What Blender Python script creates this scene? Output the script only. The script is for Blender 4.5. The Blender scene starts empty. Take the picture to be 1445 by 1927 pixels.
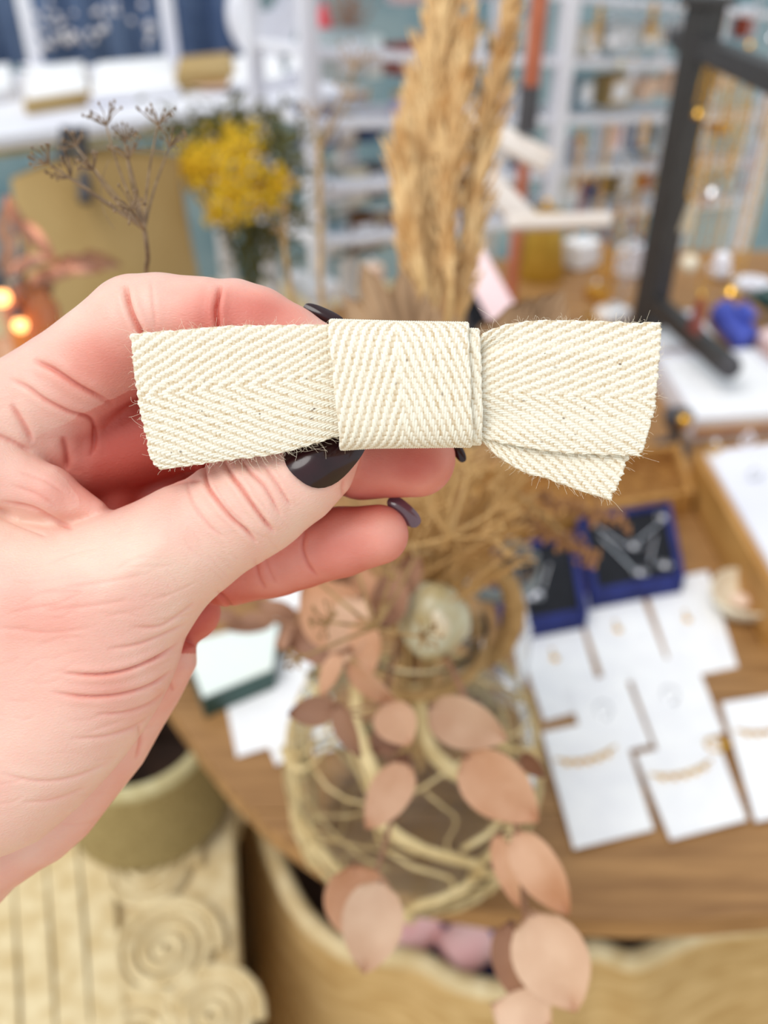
import bpy, math, random
import numpy as np
from mathutils import Vector, Matrix, noise as mnoise

# ------------------------------------------------------------------ camera, world, light, exposure
S = bpy.context.scene
F = 1600.0                       # focal length in pixels of the 1445 x 1927 frame
CX, CY = 722.5, 963.5
PITCH = math.radians(35)
CAM = Vector((0, 0, 1.30))
RT = Vector((1, 0, 0)); FW = Vector((0, math.cos(PITCH), -math.sin(PITCH))); UP = Vector((0, math.sin(PITCH), math.cos(PITCH)))
cd = bpy.data.cameras.new('camera'); cam = bpy.data.objects.new('camera', cd); S.collection.objects.link(cam)
cam.location = CAM; cam.rotation_euler = (math.radians(90) - PITCH, 0, 0)
cd.sensor_fit = 'VERTICAL'; cd.sensor_height = 24; cd.lens = 24 * F / 1927; cd.clip_start = 0.01
cd.dof.use_dof = True; cd.dof.focus_distance = 0.163; cd.dof.aperture_fstop = cd.lens / 3.3
S.camera = cam

W = bpy.data.worlds.new('world'); S.world = W; W.use_nodes = True
bg = W.node_tree.nodes['Background']; bg.inputs[0].default_value = (0.90, 0.955, 1.0, 1); bg.inputs[1].default_value = 0.80
sd = bpy.data.lights.new('sun', 'SUN'); sun = bpy.data.objects.new('sun', sd); S.collection.objects.link(sun)
sd.energy = 1.7; sd.angle = math.radians(35); sd.color = (1.0, 0.97, 0.93)
sun.rotation_euler = (math.radians(20), math.radians(-24), 0)
S.view_settings.view_transform = 'Standard'; S.view_settings.look = 'None'
S.view_settings.gamma = 1; S.view_settings.use_curve_mapping = False
S.view_settings.exposure = 0.13

random.seed(7); rng = np.random.default_rng(7)
COL = S.collection
PI = math.pi

# ------------------------------------------------------------------ helpers: pixel rays to real places
def ray(px, py): return RT * ((px - CX) / F) + UP * ((CY - py) / F) + FW
def pd(px, py, d): return CAM + ray(px, py) * d
def pz(px, py, z):
    r = ray(px, py); return CAM + r * ((z - CAM.z) / r.z)
def pY(px, py, Y):
    r = ray(px, py); return CAM + r * (Y / r.y)
def pv(px, py, A, D):            # vertical plane through A with horizontal direction D
    n = Vector((D[1], -D[0], 0)); r = ray(px, py)
    return CAM + r * (n.dot(Vector((A[0], A[1], 0)) - Vector((CAM.x, CAM.y, 0))) / n.dot(r))

def srgb(r, g, b):
    f = lambda c: (c / 255 / 12.92) if c / 255 <= 0.04045 else ((c / 255 + 0.055) / 1.055) ** 2.4
    return (f(r), f(g), f(b), 1)

def mat(name, c, rough=0.6, metal=0.0, c2=None, scale=20, detail=3, bump=0.0, bscale=None, stretch=None, trans=0.0, spec=None, sss=0.0, ior=None, kind='noise', emit=None, coat=0, lo=0.35, hi=0.65):
    m = bpy.data.materials.new(name); m.use_nodes = True
    nt = m.node_tree; p = nt.nodes['Principled BSDF']
    p.inputs['Base Color'].default_value = c; p.inputs['Roughness'].default_value = rough; p.inputs['Metallic'].default_value = metal
    if trans: p.inputs['Transmission Weight'].default_value = trans
    if ior: p.inputs['IOR'].default_value = ior
    if spec is not None: p.inputs['Specular IOR Level'].default_value = spec
    if coat: p.inputs['Coat Weight'].default_value = coat; p.inputs['Coat Roughness'].default_value = 0.08
    if sss: p.inputs['Subsurface Weight'].default_value = sss; p.inputs['Subsurface Scale'].default_value = 0.003
    if emit:
        p.inputs['Emission Color'].default_value = c; p.inputs['Emission Strength'].default_value = emit
    if c2 or bump:
        tc = nt.nodes.new('ShaderNodeTexCoord'); mp = nt.nodes.new('ShaderNodeMapping')
        nt.links.new(tc.outputs['Object'], mp.inputs[0])
        if stretch: mp.inputs['Scale'].default_value = stretch
        if kind == 'wave':
            nz = nt.nodes.new('ShaderNodeTexWave'); nz.inputs['Scale'].default_value = scale; nz.inputs['Distortion'].default_value = 3.0; nz.inputs['Detail'].default_value = detail
            out = nz.outputs['Fac']
        else:
            nz = nt.nodes.new('ShaderNodeTexNoise'); nz.inputs['Scale'].default_value = scale; nz.inputs['Detail'].default_value = detail
            out = nz.outputs['Fac']
        nt.links.new(mp.outputs[0], nz.inputs['Vector'])
        if c2:
            cr = nt.nodes.new('ShaderNodeValToRGB'); cr.color_ramp.elements[0].position = lo; cr.color_ramp.elements[1].position = hi
            cr.color_ramp.elements[0].color = c; cr.color_ramp.elements[1].color = c2
            nt.links.new(out, cr.inputs[0]); nt.links.new(cr.outputs[0], p.inputs['Base Color'])
        if bump:
            b = nt.nodes.new('ShaderNodeBump'); b.inputs['Strength'].default_value = bump; b.inputs['Distance'].default_value = 0.002
            if bscale:
                n2 = nt.nodes.new('ShaderNodeTexNoise'); n2.inputs['Scale'].default_value = bscale; n2.inputs['Detail'].default_value = 4
                nt.links.new(mp.outputs[0], n2.inputs['Vector']); nt.links.new(n2.outputs['Fac'], b.inputs['Height'])
            else: nt.links.new(out, b.inputs['Height'])
            nt.links.new(b.outputs[0], p.inputs['Normal'])
    return m

# ------------------------------------------------------------------ mesh builder
class MB:
    def __init__(s): s.v = []; s.f = []
    def add(s, vs, fs):
        o = len(s.v); s.v += [tuple(v) for v in vs]; s.f += [tuple(i + o for i in f) for f in fs]; return s
    def tube(s, pts, rad, n=8, cap=True, flat=1.0):
        pts = [Vector(p) for p in pts]; m = len(pts)
        if not isinstance(rad, (list, tuple)): rad = [rad] * m
        ref = None; vs = []
        for i, p in enumerate(pts):
            t = (pts[min(i + 1, m - 1)] - pts[max(i - 1, 0)])
            t = t.normalized() if t.length > 1e-9 else Vector((0, 0, 1))
            if ref is None:
                ref = t.orthogonal().normalized()
            ref = (ref - t * ref.dot(t)); ref = ref.normalized() if ref.length > 1e-6 else t.orthogonal().normalized()
            b = t.cross(ref)
            for k in range(n):
                a = 2 * PI * k / n; vs.append(p + ref * math.cos(a) * rad[i] + b * math.sin(a) * rad[i] * flat)
        fs = [(i * n + k, i * n + (k + 1) % n, (i + 1) * n + (k + 1) % n, (i + 1) * n + k) for i in range(m - 1) for k in range(n)]
        if cap and n > 2: fs += [tuple(range(n - 1, -1, -1)), tuple((m - 1) * n + k for k in range(n))]
        return s.add(vs, fs)
    def box(s, c, ax, ay, az, bev=0.0):          # centre, three half-axis vectors
        c = Vector(c); ax = Vector(ax); ay = Vector(ay); az = Vector(az)
        if bev <= 0:
            vs = [c + ax * i + ay * j + az * k for k in (-1, 1) for j in (-1, 1) for i in (-1, 1)]
            return s.add(vs, [(0, 2, 3, 1), (4, 5, 7, 6), (0, 1, 5, 4), (2, 6, 7, 3), (0, 4, 6, 2), (1, 3, 7, 5)])
        lx, ly, lz = ax.length, ay.length, az.length; bv = min(bev, lx * .9, ly * .9, lz * .9)
        ux, uy, uz = ax / lx, ay / ly, az / lz
        return s.rbox(c, ux, uy, uz, lx, ly, lz, bv)
    def rbox(s, c, ux, uy, uz, lx, ly, lz, b):
        prof = [(-lz, b), (-lz + b, 0), (lz - b, 0), (lz, b)]
        vs = []
        for z, ins in prof:
            X, Y = lx - ins, ly - ins
            for (x, y) in ((X - b, -Y), (X, -Y + b), (X, Y - b), (X - b, Y), (-X + b, Y), (-X, Y - b), (-X, -Y + b), (-X + b, -Y)):
                vs.append(c + ux * x + uy * y + uz * z)
        fs = [(i * 8 + k, i * 8 + (k + 1) % 8, (i + 1) * 8 + (k + 1) % 8, (i + 1) * 8 + k) for i in range(3) for k in range(8)]
        fs += [tuple(range(7, -1, -1)), tuple(24 + k for k in range(8))]
        return s.add(vs, fs)
    def prism(s, poly, h):                        # polygon of Vectors, extruded down by h
        n = len(poly); poly = [Vector(p) for p in poly]
        vs = poly + [p - Vector((0, 0, h)) for p in poly]
        fs = [tuple(range(n)), tuple(range(2 * n - 1, n - 1, -1))] + [(k, k + n, (k + 1) % n + n, (k + 1) % n) for k in range(n)]
        return s.add(vs, fs)
    def ball(s, c, r, n=8, m=6, sc=(1, 1, 1)):
        c = Vector(c); vs = []; fs = []
        for i in range(1, m):
            a = PI * i / m
            for k in range(n):
                b = 2 * PI * k / n; vs.append(c + Vector((math.sin(a) * math.cos(b) * r * sc[0], math.sin(a) * math.sin(b) * r * sc[1], math.cos(a) * r * sc[2])))
        for i in range(m - 2):
            for k in range(n): fs.append((i * n + k, (i + 1) * n + k, (i + 1) * n + (k + 1) % n, i * n + (k + 1) % n))
        t = len(vs); vs += [c + Vector((0, 0, r * sc[2])), c - Vector((0, 0, r * sc[2]))]
        for k in range(n): fs += [(t, k, (k + 1) % n), (t + 1, (m - 2) * n + (k + 1) % n, (m - 2) * n + k)]
        return s.add(vs, fs)
    def lathe(s, c, prof, n=40, wob=0.0, cap=True):
        c = Vector(c); vs = []; m = len(prof)
        ph = random.random() * 6
        for (r, z) in prof:
            for k in range(n):
                a = 2 * PI * k / n; rr = r * (1 + wob * math.sin(3 * a + ph + z * 9))
                vs.append(c + Vector((rr * math.cos(a), rr * math.sin(a), z)))
        fs = [(i * n + k, i * n + (k + 1) % n, (i + 1) * n + (k + 1) % n, (i + 1) * n + k) for i in range(m - 1) for k in range(n)]
        if cap and prof[0][0] > 1e-5: fs.append(tuple(range(n - 1, -1, -1)))
        if cap and prof[-1][0] > 1e-5: fs.append(tuple((m - 1) * n + k for k in range(n)))
        return s.add(vs, fs)
    def build(s, name, m, parent=None, smooth=True):
        me = bpy.data.meshes.new(name); me.from_pydata([tuple(v) for v in s.v], [], s.f); me.update()
        if smooth:
            me.polygons.foreach_set('use_smooth', [True] * len(me.polygons))
            try: me.set_sharp_from_angle(angle=math.radians(40))
            except Exception: pass
        me.materials.append(m)
        o = bpy.data.objects.new(name, me); COL.objects.link(o)
        if parent:
            o.parent = parent; o.matrix_parent_inverse = parent.matrix_basis.inverted()
        return o

def tag(o, label=None, cat=None, group=None, kind=None):
    if label: o['label'] = label
    if cat: o['category'] = cat
    if group: o['group'] = group
    if kind: o['kind'] = kind
    return o
def thing(name, loc, label, cat, group=None):
    o = bpy.data.objects.new(name, None); o.empty_display_size = 0.01; COL.objects.link(o); o.location = loc
    return tag(o, label, cat, group)

# ------------------------------------------------------------------ materials
M = {}
M['teal'] = mat('teal_canvas', srgb(104, 138, 154), 0.9, c2=srgb(148, 170, 178), scale=3, bump=0.3, bscale=60)
M['floor'] = mat('floor_boards', srgb(196, 168, 124), 0.7, c2=srgb(222, 198, 154), scale=6, stretch=(1, 6, 1), bump=0.2)
M['wood'] = mat('table_wood', srgb(132, 92, 50), 0.5, c2=srgb(172, 128, 78), scale=9, stretch=(1.2, 14, 6), detail=6, bump=0.25, lo=0.3, hi=0.7)
M['wood_dark'] = mat('dark_wood', srgb(92, 56, 26), 0.55, c2=srgb(120, 76, 36), scale=12, stretch=(1, 8, 1), bump=0.2)
M['wood_gold'] = mat('golden_wood', srgb(170, 120, 56), 0.5, c2=srgb(196, 146, 80), scale=14, stretch=(8, 1, 4), bump=0.2)
M['white'] = mat('white_paint', srgb(240, 240, 246), 0.5, c2=srgb(228, 228, 238), scale=6, bump=0.05)
M['card'] = mat('white_card', srgb(247, 247, 248), 0.7, c2=srgb(240, 240, 243), scale=40, bump=0.05)
M['black'] = mat('black_painted_wood', srgb(46, 44, 44), 0.45, c2=srgb(58, 56, 55), scale=30, stretch=(6, 6, 1), bump=0.1)
M['velvet'] = mat('black_velvet', srgb(14, 16, 22), 0.95, c2=srgb(22, 24, 32), scale=80)
M['navy'] = mat('navy_velvet', srgb(22, 32, 92), 0.8, c2=srgb(34, 46, 118), scale=60, bump=0.1)
M['gold'] = mat('gold', srgb(225, 170, 70), 0.22, 1.0, c2=srgb(236, 190, 92), scale=60)
M['silver'] = mat('silver', srgb(228, 228, 232), 0.2, 1.0, c2=srgb(210, 212, 218), scale=60)
M['pearl'] = mat('pearl', srgb(242, 240, 244), 0.12, 0.0, c2=srgb(232, 230, 240), scale=30, coat=1)
M['straw'] = mat('straw', srgb(182, 140, 84), 0.8, c2=srgb(212, 176, 120), scale=30, stretch=(1, 1, .2))
M['pampas'] = mat('pampas', srgb(178, 124, 60), 0.85, c2=srgb(238, 206, 152), scale=70, stretch=(1, 1, .35), lo=.3, hi=.72)
M['umbel'] = mat('dried_umbel', srgb(112, 90, 68), 0.8, c2=srgb(156, 132, 104), scale=300)
M['umbel2'] = mat('dried_umbel_pale', srgb(140, 108, 66), 0.8, c2=srgb(186, 152, 102), scale=150)
M['leaf'] = mat('dried_eucalyptus', srgb(196, 152, 120), 0.6, c2=srgb(222, 186, 156), scale=30, detail=5, bump=0.25, bscale=200)
M['leaf2'] = mat('dried_eucalyptus_orange', srgb(200, 146, 108), 0.6, c2=srgb(222, 176, 142), scale=40, detail=5, bump=0.25, bscale=200)
M['leaf3'] = mat('dried_eucalyptus_brown', srgb(134, 92, 68), 0.6, c2=srgb(166, 122, 94), scale=30, detail=5, bump=0.25, bscale=200)
M['palm'] = mat('dried_palm', srgb(150, 120, 90), 0.8, c2=srgb(184, 152, 118), scale=40, stretch=(1, 1, .1))
M['glass'] = mat('clear_glass', (0.96, 0.975, 0.975, 1), 0.03, 0, trans=1.0, ior=1.2, c2=(0.99, 1, 1, 1), scale=3)
M['raffia'] = mat('raffia', srgb(196, 170, 118), 0.8, c2=srgb(222, 200, 150), scale=60)
M['rope'] = mat('jute_rope', srgb(160, 124, 74), 0.9, c2=srgb(188, 150, 98), scale=160, bump=0.5)
M['jute'] = mat('jute_weave', srgb(186, 150, 92), 0.9, c2=srgb(212, 180, 124), scale=24, stretch=(1, 1, 9), detail=6, bump=0.6, bscale=160)
M['jute_light'] = mat('jute_pale', srgb(208, 184, 136), 0.9, c2=srgb(230, 212, 170), scale=50, bump=0.5, bscale=220)
M['felt'] = mat('olive_beige_felt', srgb(142, 122, 74), 0.95, c2=srgb(168, 148, 98), scale=240, bump=0.3)
M['felt_rim'] = mat('pale_felt_rim', srgb(206, 196, 152), 0.95, c2=srgb(190, 176, 128), scale=100, bump=0.3)
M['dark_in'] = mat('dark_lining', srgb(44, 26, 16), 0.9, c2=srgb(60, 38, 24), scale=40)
M['pink'] = mat('pink_fabric', srgb(242, 186, 186), 0.45, c2=srgb(248, 208, 206), scale=30, bump=0.2)
M['rose'] = mat('pale_pink_card', srgb(240, 206, 208), 0.6, c2=srgb(246, 220, 220), scale=8)
M['terra'] = mat('terracotta', srgb(176, 96, 66), 0.6, c2=srgb(196, 116, 84), scale=20)
M['kraft'] = mat('kraft_paper', srgb(166, 136, 82), 0.8, c2=srgb(184, 156, 104), scale=5, bump=0.2, bscale=20)
M['yellow'] = mat('mimosa_yellow', srgb(222, 176, 20), 0.8, c2=srgb(240, 206, 50), scale=60)
M['olive'] = mat('olive_leaf', srgb(66, 70, 28), 0.8, c2=srgb(106, 98, 36), scale=60)
M['blue'] = mat('blue_cloth', srgb(58, 80, 120), 0.8, c2=srgb(92, 114, 150), scale=5, bump=0.2, bscale=30)
M['cobalt'] = mat('cobalt_cloth', srgb(52, 68, 170), 0.6, c2=srgb(80, 96, 196), scale=20, bump=0.2)
M['green'] = mat('bottle_green', srgb(36, 66, 62), 0.3, c2=srgb(50, 84, 78), scale=20)
M['mint'] = mat('pale_mint_card', srgb(226, 238, 236), 0.4, c2=srgb(234, 240, 232), scale=10)
M['red'] = mat('red_wax', srgb(214, 60, 76), 0.5, c2=srgb(224, 82, 92), scale=20)
M['brick'] = mat('brick_red_beads', srgb(150, 62, 44), 0.5, c2=srgb(176, 84, 62), scale=60)
M['lilac'] = mat('lilac_glaze', srgb(226, 220, 240), 0.3, c2=srgb(204, 190, 224), scale=12)
M['cream'] = mat('cream_ceramic', srgb(226, 212, 182), 0.4, c2=srgb(238, 228, 206), scale=20)
M['copper'] = mat('copper_leaf', srgb(190, 120, 84), 0.35, 0.4, c2=srgb(150, 104, 84), scale=30)
M['amber'] = mat('amber_glass', srgb(214, 120, 40), 0.15, 0.0, c2=srgb(190, 96, 30), scale=20, coat=1)
M['lamp'] = mat('warm_bulb', (1.0, 0.42, 0.14, 1), 0.4, emit=4)
M['books'] = mat('pale_grey_board', srgb(176, 190, 192), 0.6, c2=srgb(206, 212, 206), scale=12)
M['darkgrey'] = mat('charcoal_board', srgb(58, 56, 60), 0.6, c2=srgb(78, 76, 80), scale=12)
M['bar'] = mat('chalky_wood', srgb(230, 220, 212), .8, c2=srgb(218, 204, 192), scale=12)
M['peach'] = mat('peach_paper', srgb(232, 196, 168), 0.6, c2=srgb(240, 212, 190), scale=12)

# ================================================================== SETTING
wall = MB().box((0, 3.62, 1.1), (4.2, 0, 0), (0, 0.02, 0), (0, 0, 1.4)).build('wall_back', M['teal']); tag(wall, kind='structure')
fl = MB().box((0, 1.5, -0.02), (4.2, 0, 0), (0, 3.6, 0), (0, 0, 0.02)).build('floor', M['floor']); tag(fl, kind='structure')

# ================================================================== TABLE
TZ = 0.75
outl = [(232, 1120), (262, 1215), (310, 1320), (365, 1398), (430, 1480), (510, 1560), (600, 1622), (700, 1668), (800, 1695), (920, 1715), (1060, 1728), (1200, 1733), (1330, 1730), (1450, 1720), (1640, 1690), (1900, 1560), (1900, 900), (1780, 478), (1300, 470), (900, 490), (590, 590), (470, 700), (300, 860)]
poly = [pz(x, y, TZ) for x, y in outl]
def clip(poly, y0, y1):
    def cut(P, yy, keep_above):
        out = []
        for i in range(len(P)):
            a, b = P[i], P[(i + 1) % len(P)]
            ia = (a.y >= yy) == keep_above; ib = (b.y >= yy) == keep_above
            if ia: out.append(a)
            if ia != ib: out.append(a.lerp(b, (yy - a.y) / (b.y - a.y)))
        return out
    return cut(cut(poly, y0, True), y1, False)
table = thing('display_table', (0.3, 0.8, 0), 'wide brown wooden table with rounded front edge holding the jewellery cards', 'table')
ymin = min(p.y for p in poly); ymax = max(p.y for p in poly)
ys = [ymin - .01, ymin + 0.085, ymin + 0.20, ymin + 0.34, ymin + 0.50, ymin + 0.70, ymin + 0.95, ymin + 1.2, ymax + .01]
for a, b in zip(ys[:-1], ys[1:]):
    q = clip(poly, a + 0.0008, b - 0.0008)
    if len(q) > 2: MB().prism(q, 0.022).build('plank', M['wood'], table, smooth=False)
cx = sum(p.x for p in poly) / len(poly)
core = [Vector((cx + (p.x - cx) * .95, 0.8 + (p.y - .8) * .95, TZ - .0222)) for p in poly]
MB().prism(core, 0.014).build('underframe', M['wood_dark'], table, smooth=False)
for (lx, ly) in ((-0.03, 0.50), (0.62, 0.42), (-0.1, 1.35), (1.1, 1.35)):
    MB().tube([(lx, ly, TZ - 0.0365), (lx * 1.04, ly, 0.36), (lx * 1.08, ly, 0)], [0.034, 0.028, 0.022], 14).build('leg', M['wood_dark'], table)

# ================================================================== HAND (one continuous surface)
def H(px, py, dz):              # frame of the held bow, in 0.1 mm: x right, y down, z away
    k = (1600 + dz) / 1600.0; return ((px - CX) * k, (py - CY) * k, dz)
def H2W(a):                     # array (n,3) of that frame -> world metres
    a = np.asarray(a, dtype=np.float64)
    r = np.array(RT); u = np.array(UP); f = np.array(FW)
    return np.array(CAM) + 1e-4 * (a[:, :1] * r - a[:, 1:2] * u + (a[:, 2:3] + 1600) * f)

VX = 6.0
x0, x1, y0_, y1_, z0, z1 = -1320., 230., -530., 1190., -60., 590.
gx = np.arange(x0, x1, VX, dtype=np.float32); gy = np.arange(y0_, y1_, VX, dtype=np.float32); gz = np.arange(z0, z1, VX, dtype=np.float32)
FD = np.full((len(gx), len(gy), len(gz)), 60., dtype=np.float32)

def smin_into(sl, d, k):
    a = FD[sl]; h = np.clip(k - np.abs(a - d), 0, None) / k
    FD[sl] = np.minimum(a, d) - h * h * k * 0.25
def rng_idx(g, a, b): return slice(max(0, int(np.searchsorted(g, a)) - 1), min(len(g), int(np.searchsorted(g, b)) + 1))
def cone(p, q, ra, rb, k):
    p = np.array(p, dtype=np.float32); q = np.array(q, dtype=np.float32); m = max(ra, rb) + 62
    sx = rng_idx(gx, min(p[0], q[0]) - m, max(p[0], q[0]) + m); sy = rng_idx(gy, min(p[1], q[1]) - m, max(p[1], q[1]) + m); sz = rng_idx(gz, min(p[2], q[2]) - m, max(p[2], q[2]) + m)
    X = gx[sx][:, None, None] - p[0]; Y = gy[sy][None, :, None] - p[1]; Z = gz[sz][None, None, :] - p[2]
    d = q - p; L2 = float(d @ d)
    t = np.clip((X * d[0] + Y * d[1] + Z * d[2]) / L2, 0, 1)
    dist = np.sqrt((X - t * d[0]) ** 2 + (Y - t * d[1]) ** 2 + (Z - t * d[2]) ** 2) - (ra + (rb - ra) * t)
    smin_into((sx, sy, sz), np.minimum(dist, 60), k)
def chain(pts, k=16, k0=None):
    for i in range(len(pts) - 1):
        a, b = pts[i], pts[i + 1]
        cone(H(*a[:3]), H(*b[:3]), a[3] * (1600 + a[2]) / 1600, b[3] * (1600 + b[2]) / 1600, (k0 if (k0 and i == 0) else k))
def slab(pl, zc, R, T, k, zx=0.0, zy=0.0):
    P = np.array([H(x, y, zc)[:2] for x, y in pl], dtype=np.float32)
    X = gx[:, None]; Y = gy[None, :]
    d = np.full((len(gx), len(gy)), 1e9, dtype=np.float32); ins = np.zeros(d.shape, dtype=bool)
    n = len(P)
    for i in range(n):
        a = P[i]; b = P[(i + 1) % n]; e = b - a
        t = np.clip(((X - a[0]) * e[0] + (Y - a[1]) * e[1]) / (e @ e), 0, 1)
        d = np.minimum(d, (X - a[0] - t * e[0]) ** 2 + (Y - a[1] - t * e[1]) ** 2)
        c = ((a[1] > Y) != (b[1] > Y)) & (X < (b[0] - a[0]) * (Y - a[1]) / (b[1] - a[1] + 1e-9) + a[0])
        ins ^= c
    d = np.sqrt(d); d[ins] *= -1
    q = np.maximum(d + R, 0)
    zc_ = zc + zx * X + zy * Y
    zz = (gz[None, None, :] - zc_[:, :, None]) * (R / T)
    f = np.sqrt(q[:, :, None] ** 2 + zz ** 2) - R
    f = f * np.where(f < 0, T / R if T < R else 1.0, 1.0)
    smin_into((slice(None),) * 3, np.minimum(f, 60).astype(np.float32), k)

# deep to near
slab([(-330, 800), (-40, 800), (100, 850), (200, 930), (300, 1010), (370, 1090), (300, 1250), (100, 1500), (-330, 1700)], 340, 90, 115, 30)   # palm
slab([(-420, 1100), (200, 1100), (325, 1185), (366, 1215), (368, 1255), (334, 1322), (302, 1375), (266, 1440), (220, 1498), (165, 1570), (118, 1612), (85, 1630), (30, 1668), (0, 1700), (-150, 1810), (-420, 1990)], 330, 120, 135, 20)  # far edge of the hand
chain([(250, 1120, 400, 62), (340, 1140, 385, 60), (357, 1151, 378, 58)], 16)                                   # little finger, folded
chain([(150, 860, 330, 92), (205, 905, 335, 62), (212, 960, 330, 50)], 10)
chain([(60, 950, 430, 88), (320, 935, 420, 80), (425, 1050, 350, 76), (520, 1048, 290, 75)], 22)                   # ring finger
chain([(430, 1068, 320, 73), (500, 1050, 300, 73), (565, 1036, 275, 71), (640, 1020, 245, 66), (712, 1006, 225, 57)], 10)
chain([(30, 790, 280, 90), (150, 858, 300, 92), (330, 800, 310, 85), (560, 830, 275, 76), (680, 862, 235, 76), (785, 864, 205, 72)], 14)   # middle finger
chain([(-330, 930, 270, 150), (-90, 852, 230, 128), (105, 738, 190, 92), (255, 624, 140, 100)], 30)               # forefinger
chain([(60, 740, 200, 70), (185, 672, 190, 84)], 26)
chain([(262, 612, 132, 94), (300, 607, 120, 89), (385, 608, 112, 85)], 12)
chain([(440, 612, 112, 86), (480, 622, 112, 82), (540, 648, 112, 74), (590, 668, 112, 64)], 7)
chain([(-60, 790, 225, 92), (40, 790, 215, 66), (95, 815, 215, 58), (125, 830, 225, 46)], 22)                     # pads at the finger roots
chain([(60, 950, 175, 40), (110, 972, 172, 26), (190, 972, 172, 20)], 14)
chain([(-250, 950, 230, 120), (0, 965, 225, 62), (80, 985, 215, 40)], 20)
chain([(-200, 860, 190, 110), (-20, 884, 145, 66), (95, 925, 145, 46), (180, 958, 150, 20)], 14)                  # web fold
slab([(-420, 930), (-60, 955), (60, 985), (135, 994), (215, 966), (280, 938), (345, 910), (430, 960), (450, 1070), (400, 1111), (372, 1150), (345, 1203), (335, 1245), (320, 1285), (294, 1335), (265, 1382), (220, 1442), (150, 1517), (80, 1577), (30, 1599), (-60, 1630), (-420, 1800)], 165, 175, 165, 12)   # ball of the thumb
chain([(200, 1130, 165, 150), (350, 1024, 140, 104), (440, 968, 132, 98), (490, 940, 126, 95), (560, 902, 116, 80), (606, 871, 110, 64), (634, 843, 106, 44)], 26)   # thumb

def fd_at(P):
    P = np.asarray(P, dtype=np.float64)
    i = (P[:, 0] - x0) / VX; j = (P[:, 1] - y0_) / VX; k = (P[:, 2] - z0) / VX
    i = np.clip(i, 0, len(gx) - 1.001); j = np.clip(j, 0, len(gy) - 1.001); k = np.clip(k, 0, len(gz) - 1.001)
    a = i.astype(int); b = j.astype(int); c = k.astype(int); fi = i - a; fj = j - b; fk = k - c
    r = 0
    for da in (0, 1):
        for db in (0, 1):
            for dc in (0, 1):
                r = r + FD[a + da, b + db, c + dc] * (fi if da else 1 - fi) * (fj if db else 1 - fj) * (fk if dc else 1 - fk)
    return r
def hit_dz(px, py, za=-50, zb=560, step=3.0):      # first surface depth under pixels
    px = np.asarray(px, float); py = np.asarray(py, float); res = np.full(px.shape, np.nan)
    prev = None
    for z in np.arange(za, zb, step):
        k = (1600 + z) / 1600; v = fd_at(np.stack([(px - CX) * k, (py - CY) * k, np.full(px.shape, z)], -1))
        if prev is not None:
            m = np.isnan(res) & (v < 0) & (prev >= 0); res[m] = z - step + step * (prev[m] / (prev[m] - v[m] + 1e-9))
        prev = v
    return res

def surface_nets(D):
    s = D < 0
    c = np.zeros(tuple(n - 1 for n in D.shape), dtype=np.uint8)
    for dx in (0, 1):
        for dy in (0, 1):
            for dz in (0, 1):
                c += s[dx:D.shape[0] - 1 + dx, dy:D.shape[1] - 1 + dy, dz:D.shape[2] - 1 + dz]
    act = (c > 0) & (c < 8); idx = -np.ones(act.shape, dtype=np.int64)
    I = np.argwhere(act); idx[act] = np.arange(len(I))
    acc = np.zeros((len(I), 3)); cnt = np.zeros(len(I))
    corners = [(a, b, c_) for a in (0, 1) for b in (0, 1) for c_ in (0, 1)]
    for a in corners:
        for ax in range(3):
            if a[ax] == 0:
                b = list(a); b[ax] = 1
                va = D[I[:, 0] + a[0], I[:, 1] + a[1], I[:, 2] + a[2]]; vb = D[I[:, 0] + b[0], I[:, 1] + b[1], I[:, 2] + b[2]]
                m = (va < 0) != (vb < 0); t = np.where(m, va / np.where(m, va - vb, 1), 0)
                p = np.tile(np.array(a, float), (len(I), 1)); p[:, ax] += t
                acc[m] += p[m]; cnt[m] += 1
    V = (I + acc / cnt[:, None])
    quads = []
    for ax in range(3):
        o1, o2 = (ax + 1) % 3, (ax + 2) % 3
        sl0 = [slice(None)] * 3; sl1 = [slice(None)] * 3
        sl0[ax] = slice(0, -1); sl1[ax] = slice(1, None)
        ch = s[tuple(sl0)] != s[tuple(sl1)]
        E = np.argwhere(ch)
        ok = (E[:, o1] > 0) & (E[:, o2] > 0) & (E[:, o1] < D.shape[o1] - 1) & (E[:, o2] < D.shape[o2] - 1)
        E = E[ok]
        def at(d1, d2):
            Q = E.copy(); Q[:, o1] += d1; Q[:, o2] += d2; return idx[Q[:, 0], Q[:, 1], Q[:, 2]]
        q = np.stack([at(-1, -1), at(0, -1), at(0, 0), at(-1, 0)], -1)
        neg = s[E[:, 0], E[:, 1], E[:, 2]]
        q[~neg] = q[~neg][:, ::-1]
        quads.append(q)
    return V, np.concatenate(quads)
FD[0] = FD[-1] = 5; FD[:, 0] = FD[:, -1] = 5; FD[:, :, 0] = FD[:, :, -1] = 5
V, Q = surface_nets(FD)
V = V * VX + np.array([x0, y0_, z0])
def lap(V, Q, it, lam=0.5):
    a = np.concatenate([Q[:, [0, 1]], Q[:, [1, 2]], Q[:, [2, 3]], Q[:, [3, 0]]]); a = np.concatenate([a, a[:, ::-1]])
    cnt = np.bincount(a[:, 0], minlength=len(V))[:, None]
    for _ in range(it):
        acc = np.stack([np.bincount(a[:, 0], weights=V[a[:, 1], c], minlength=len(V)) for c in range(3)], -1)
        V = V + lam * (acc / np.maximum(cnt, 1) - V)
    return V
V = lap(V, Q, 3)

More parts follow.
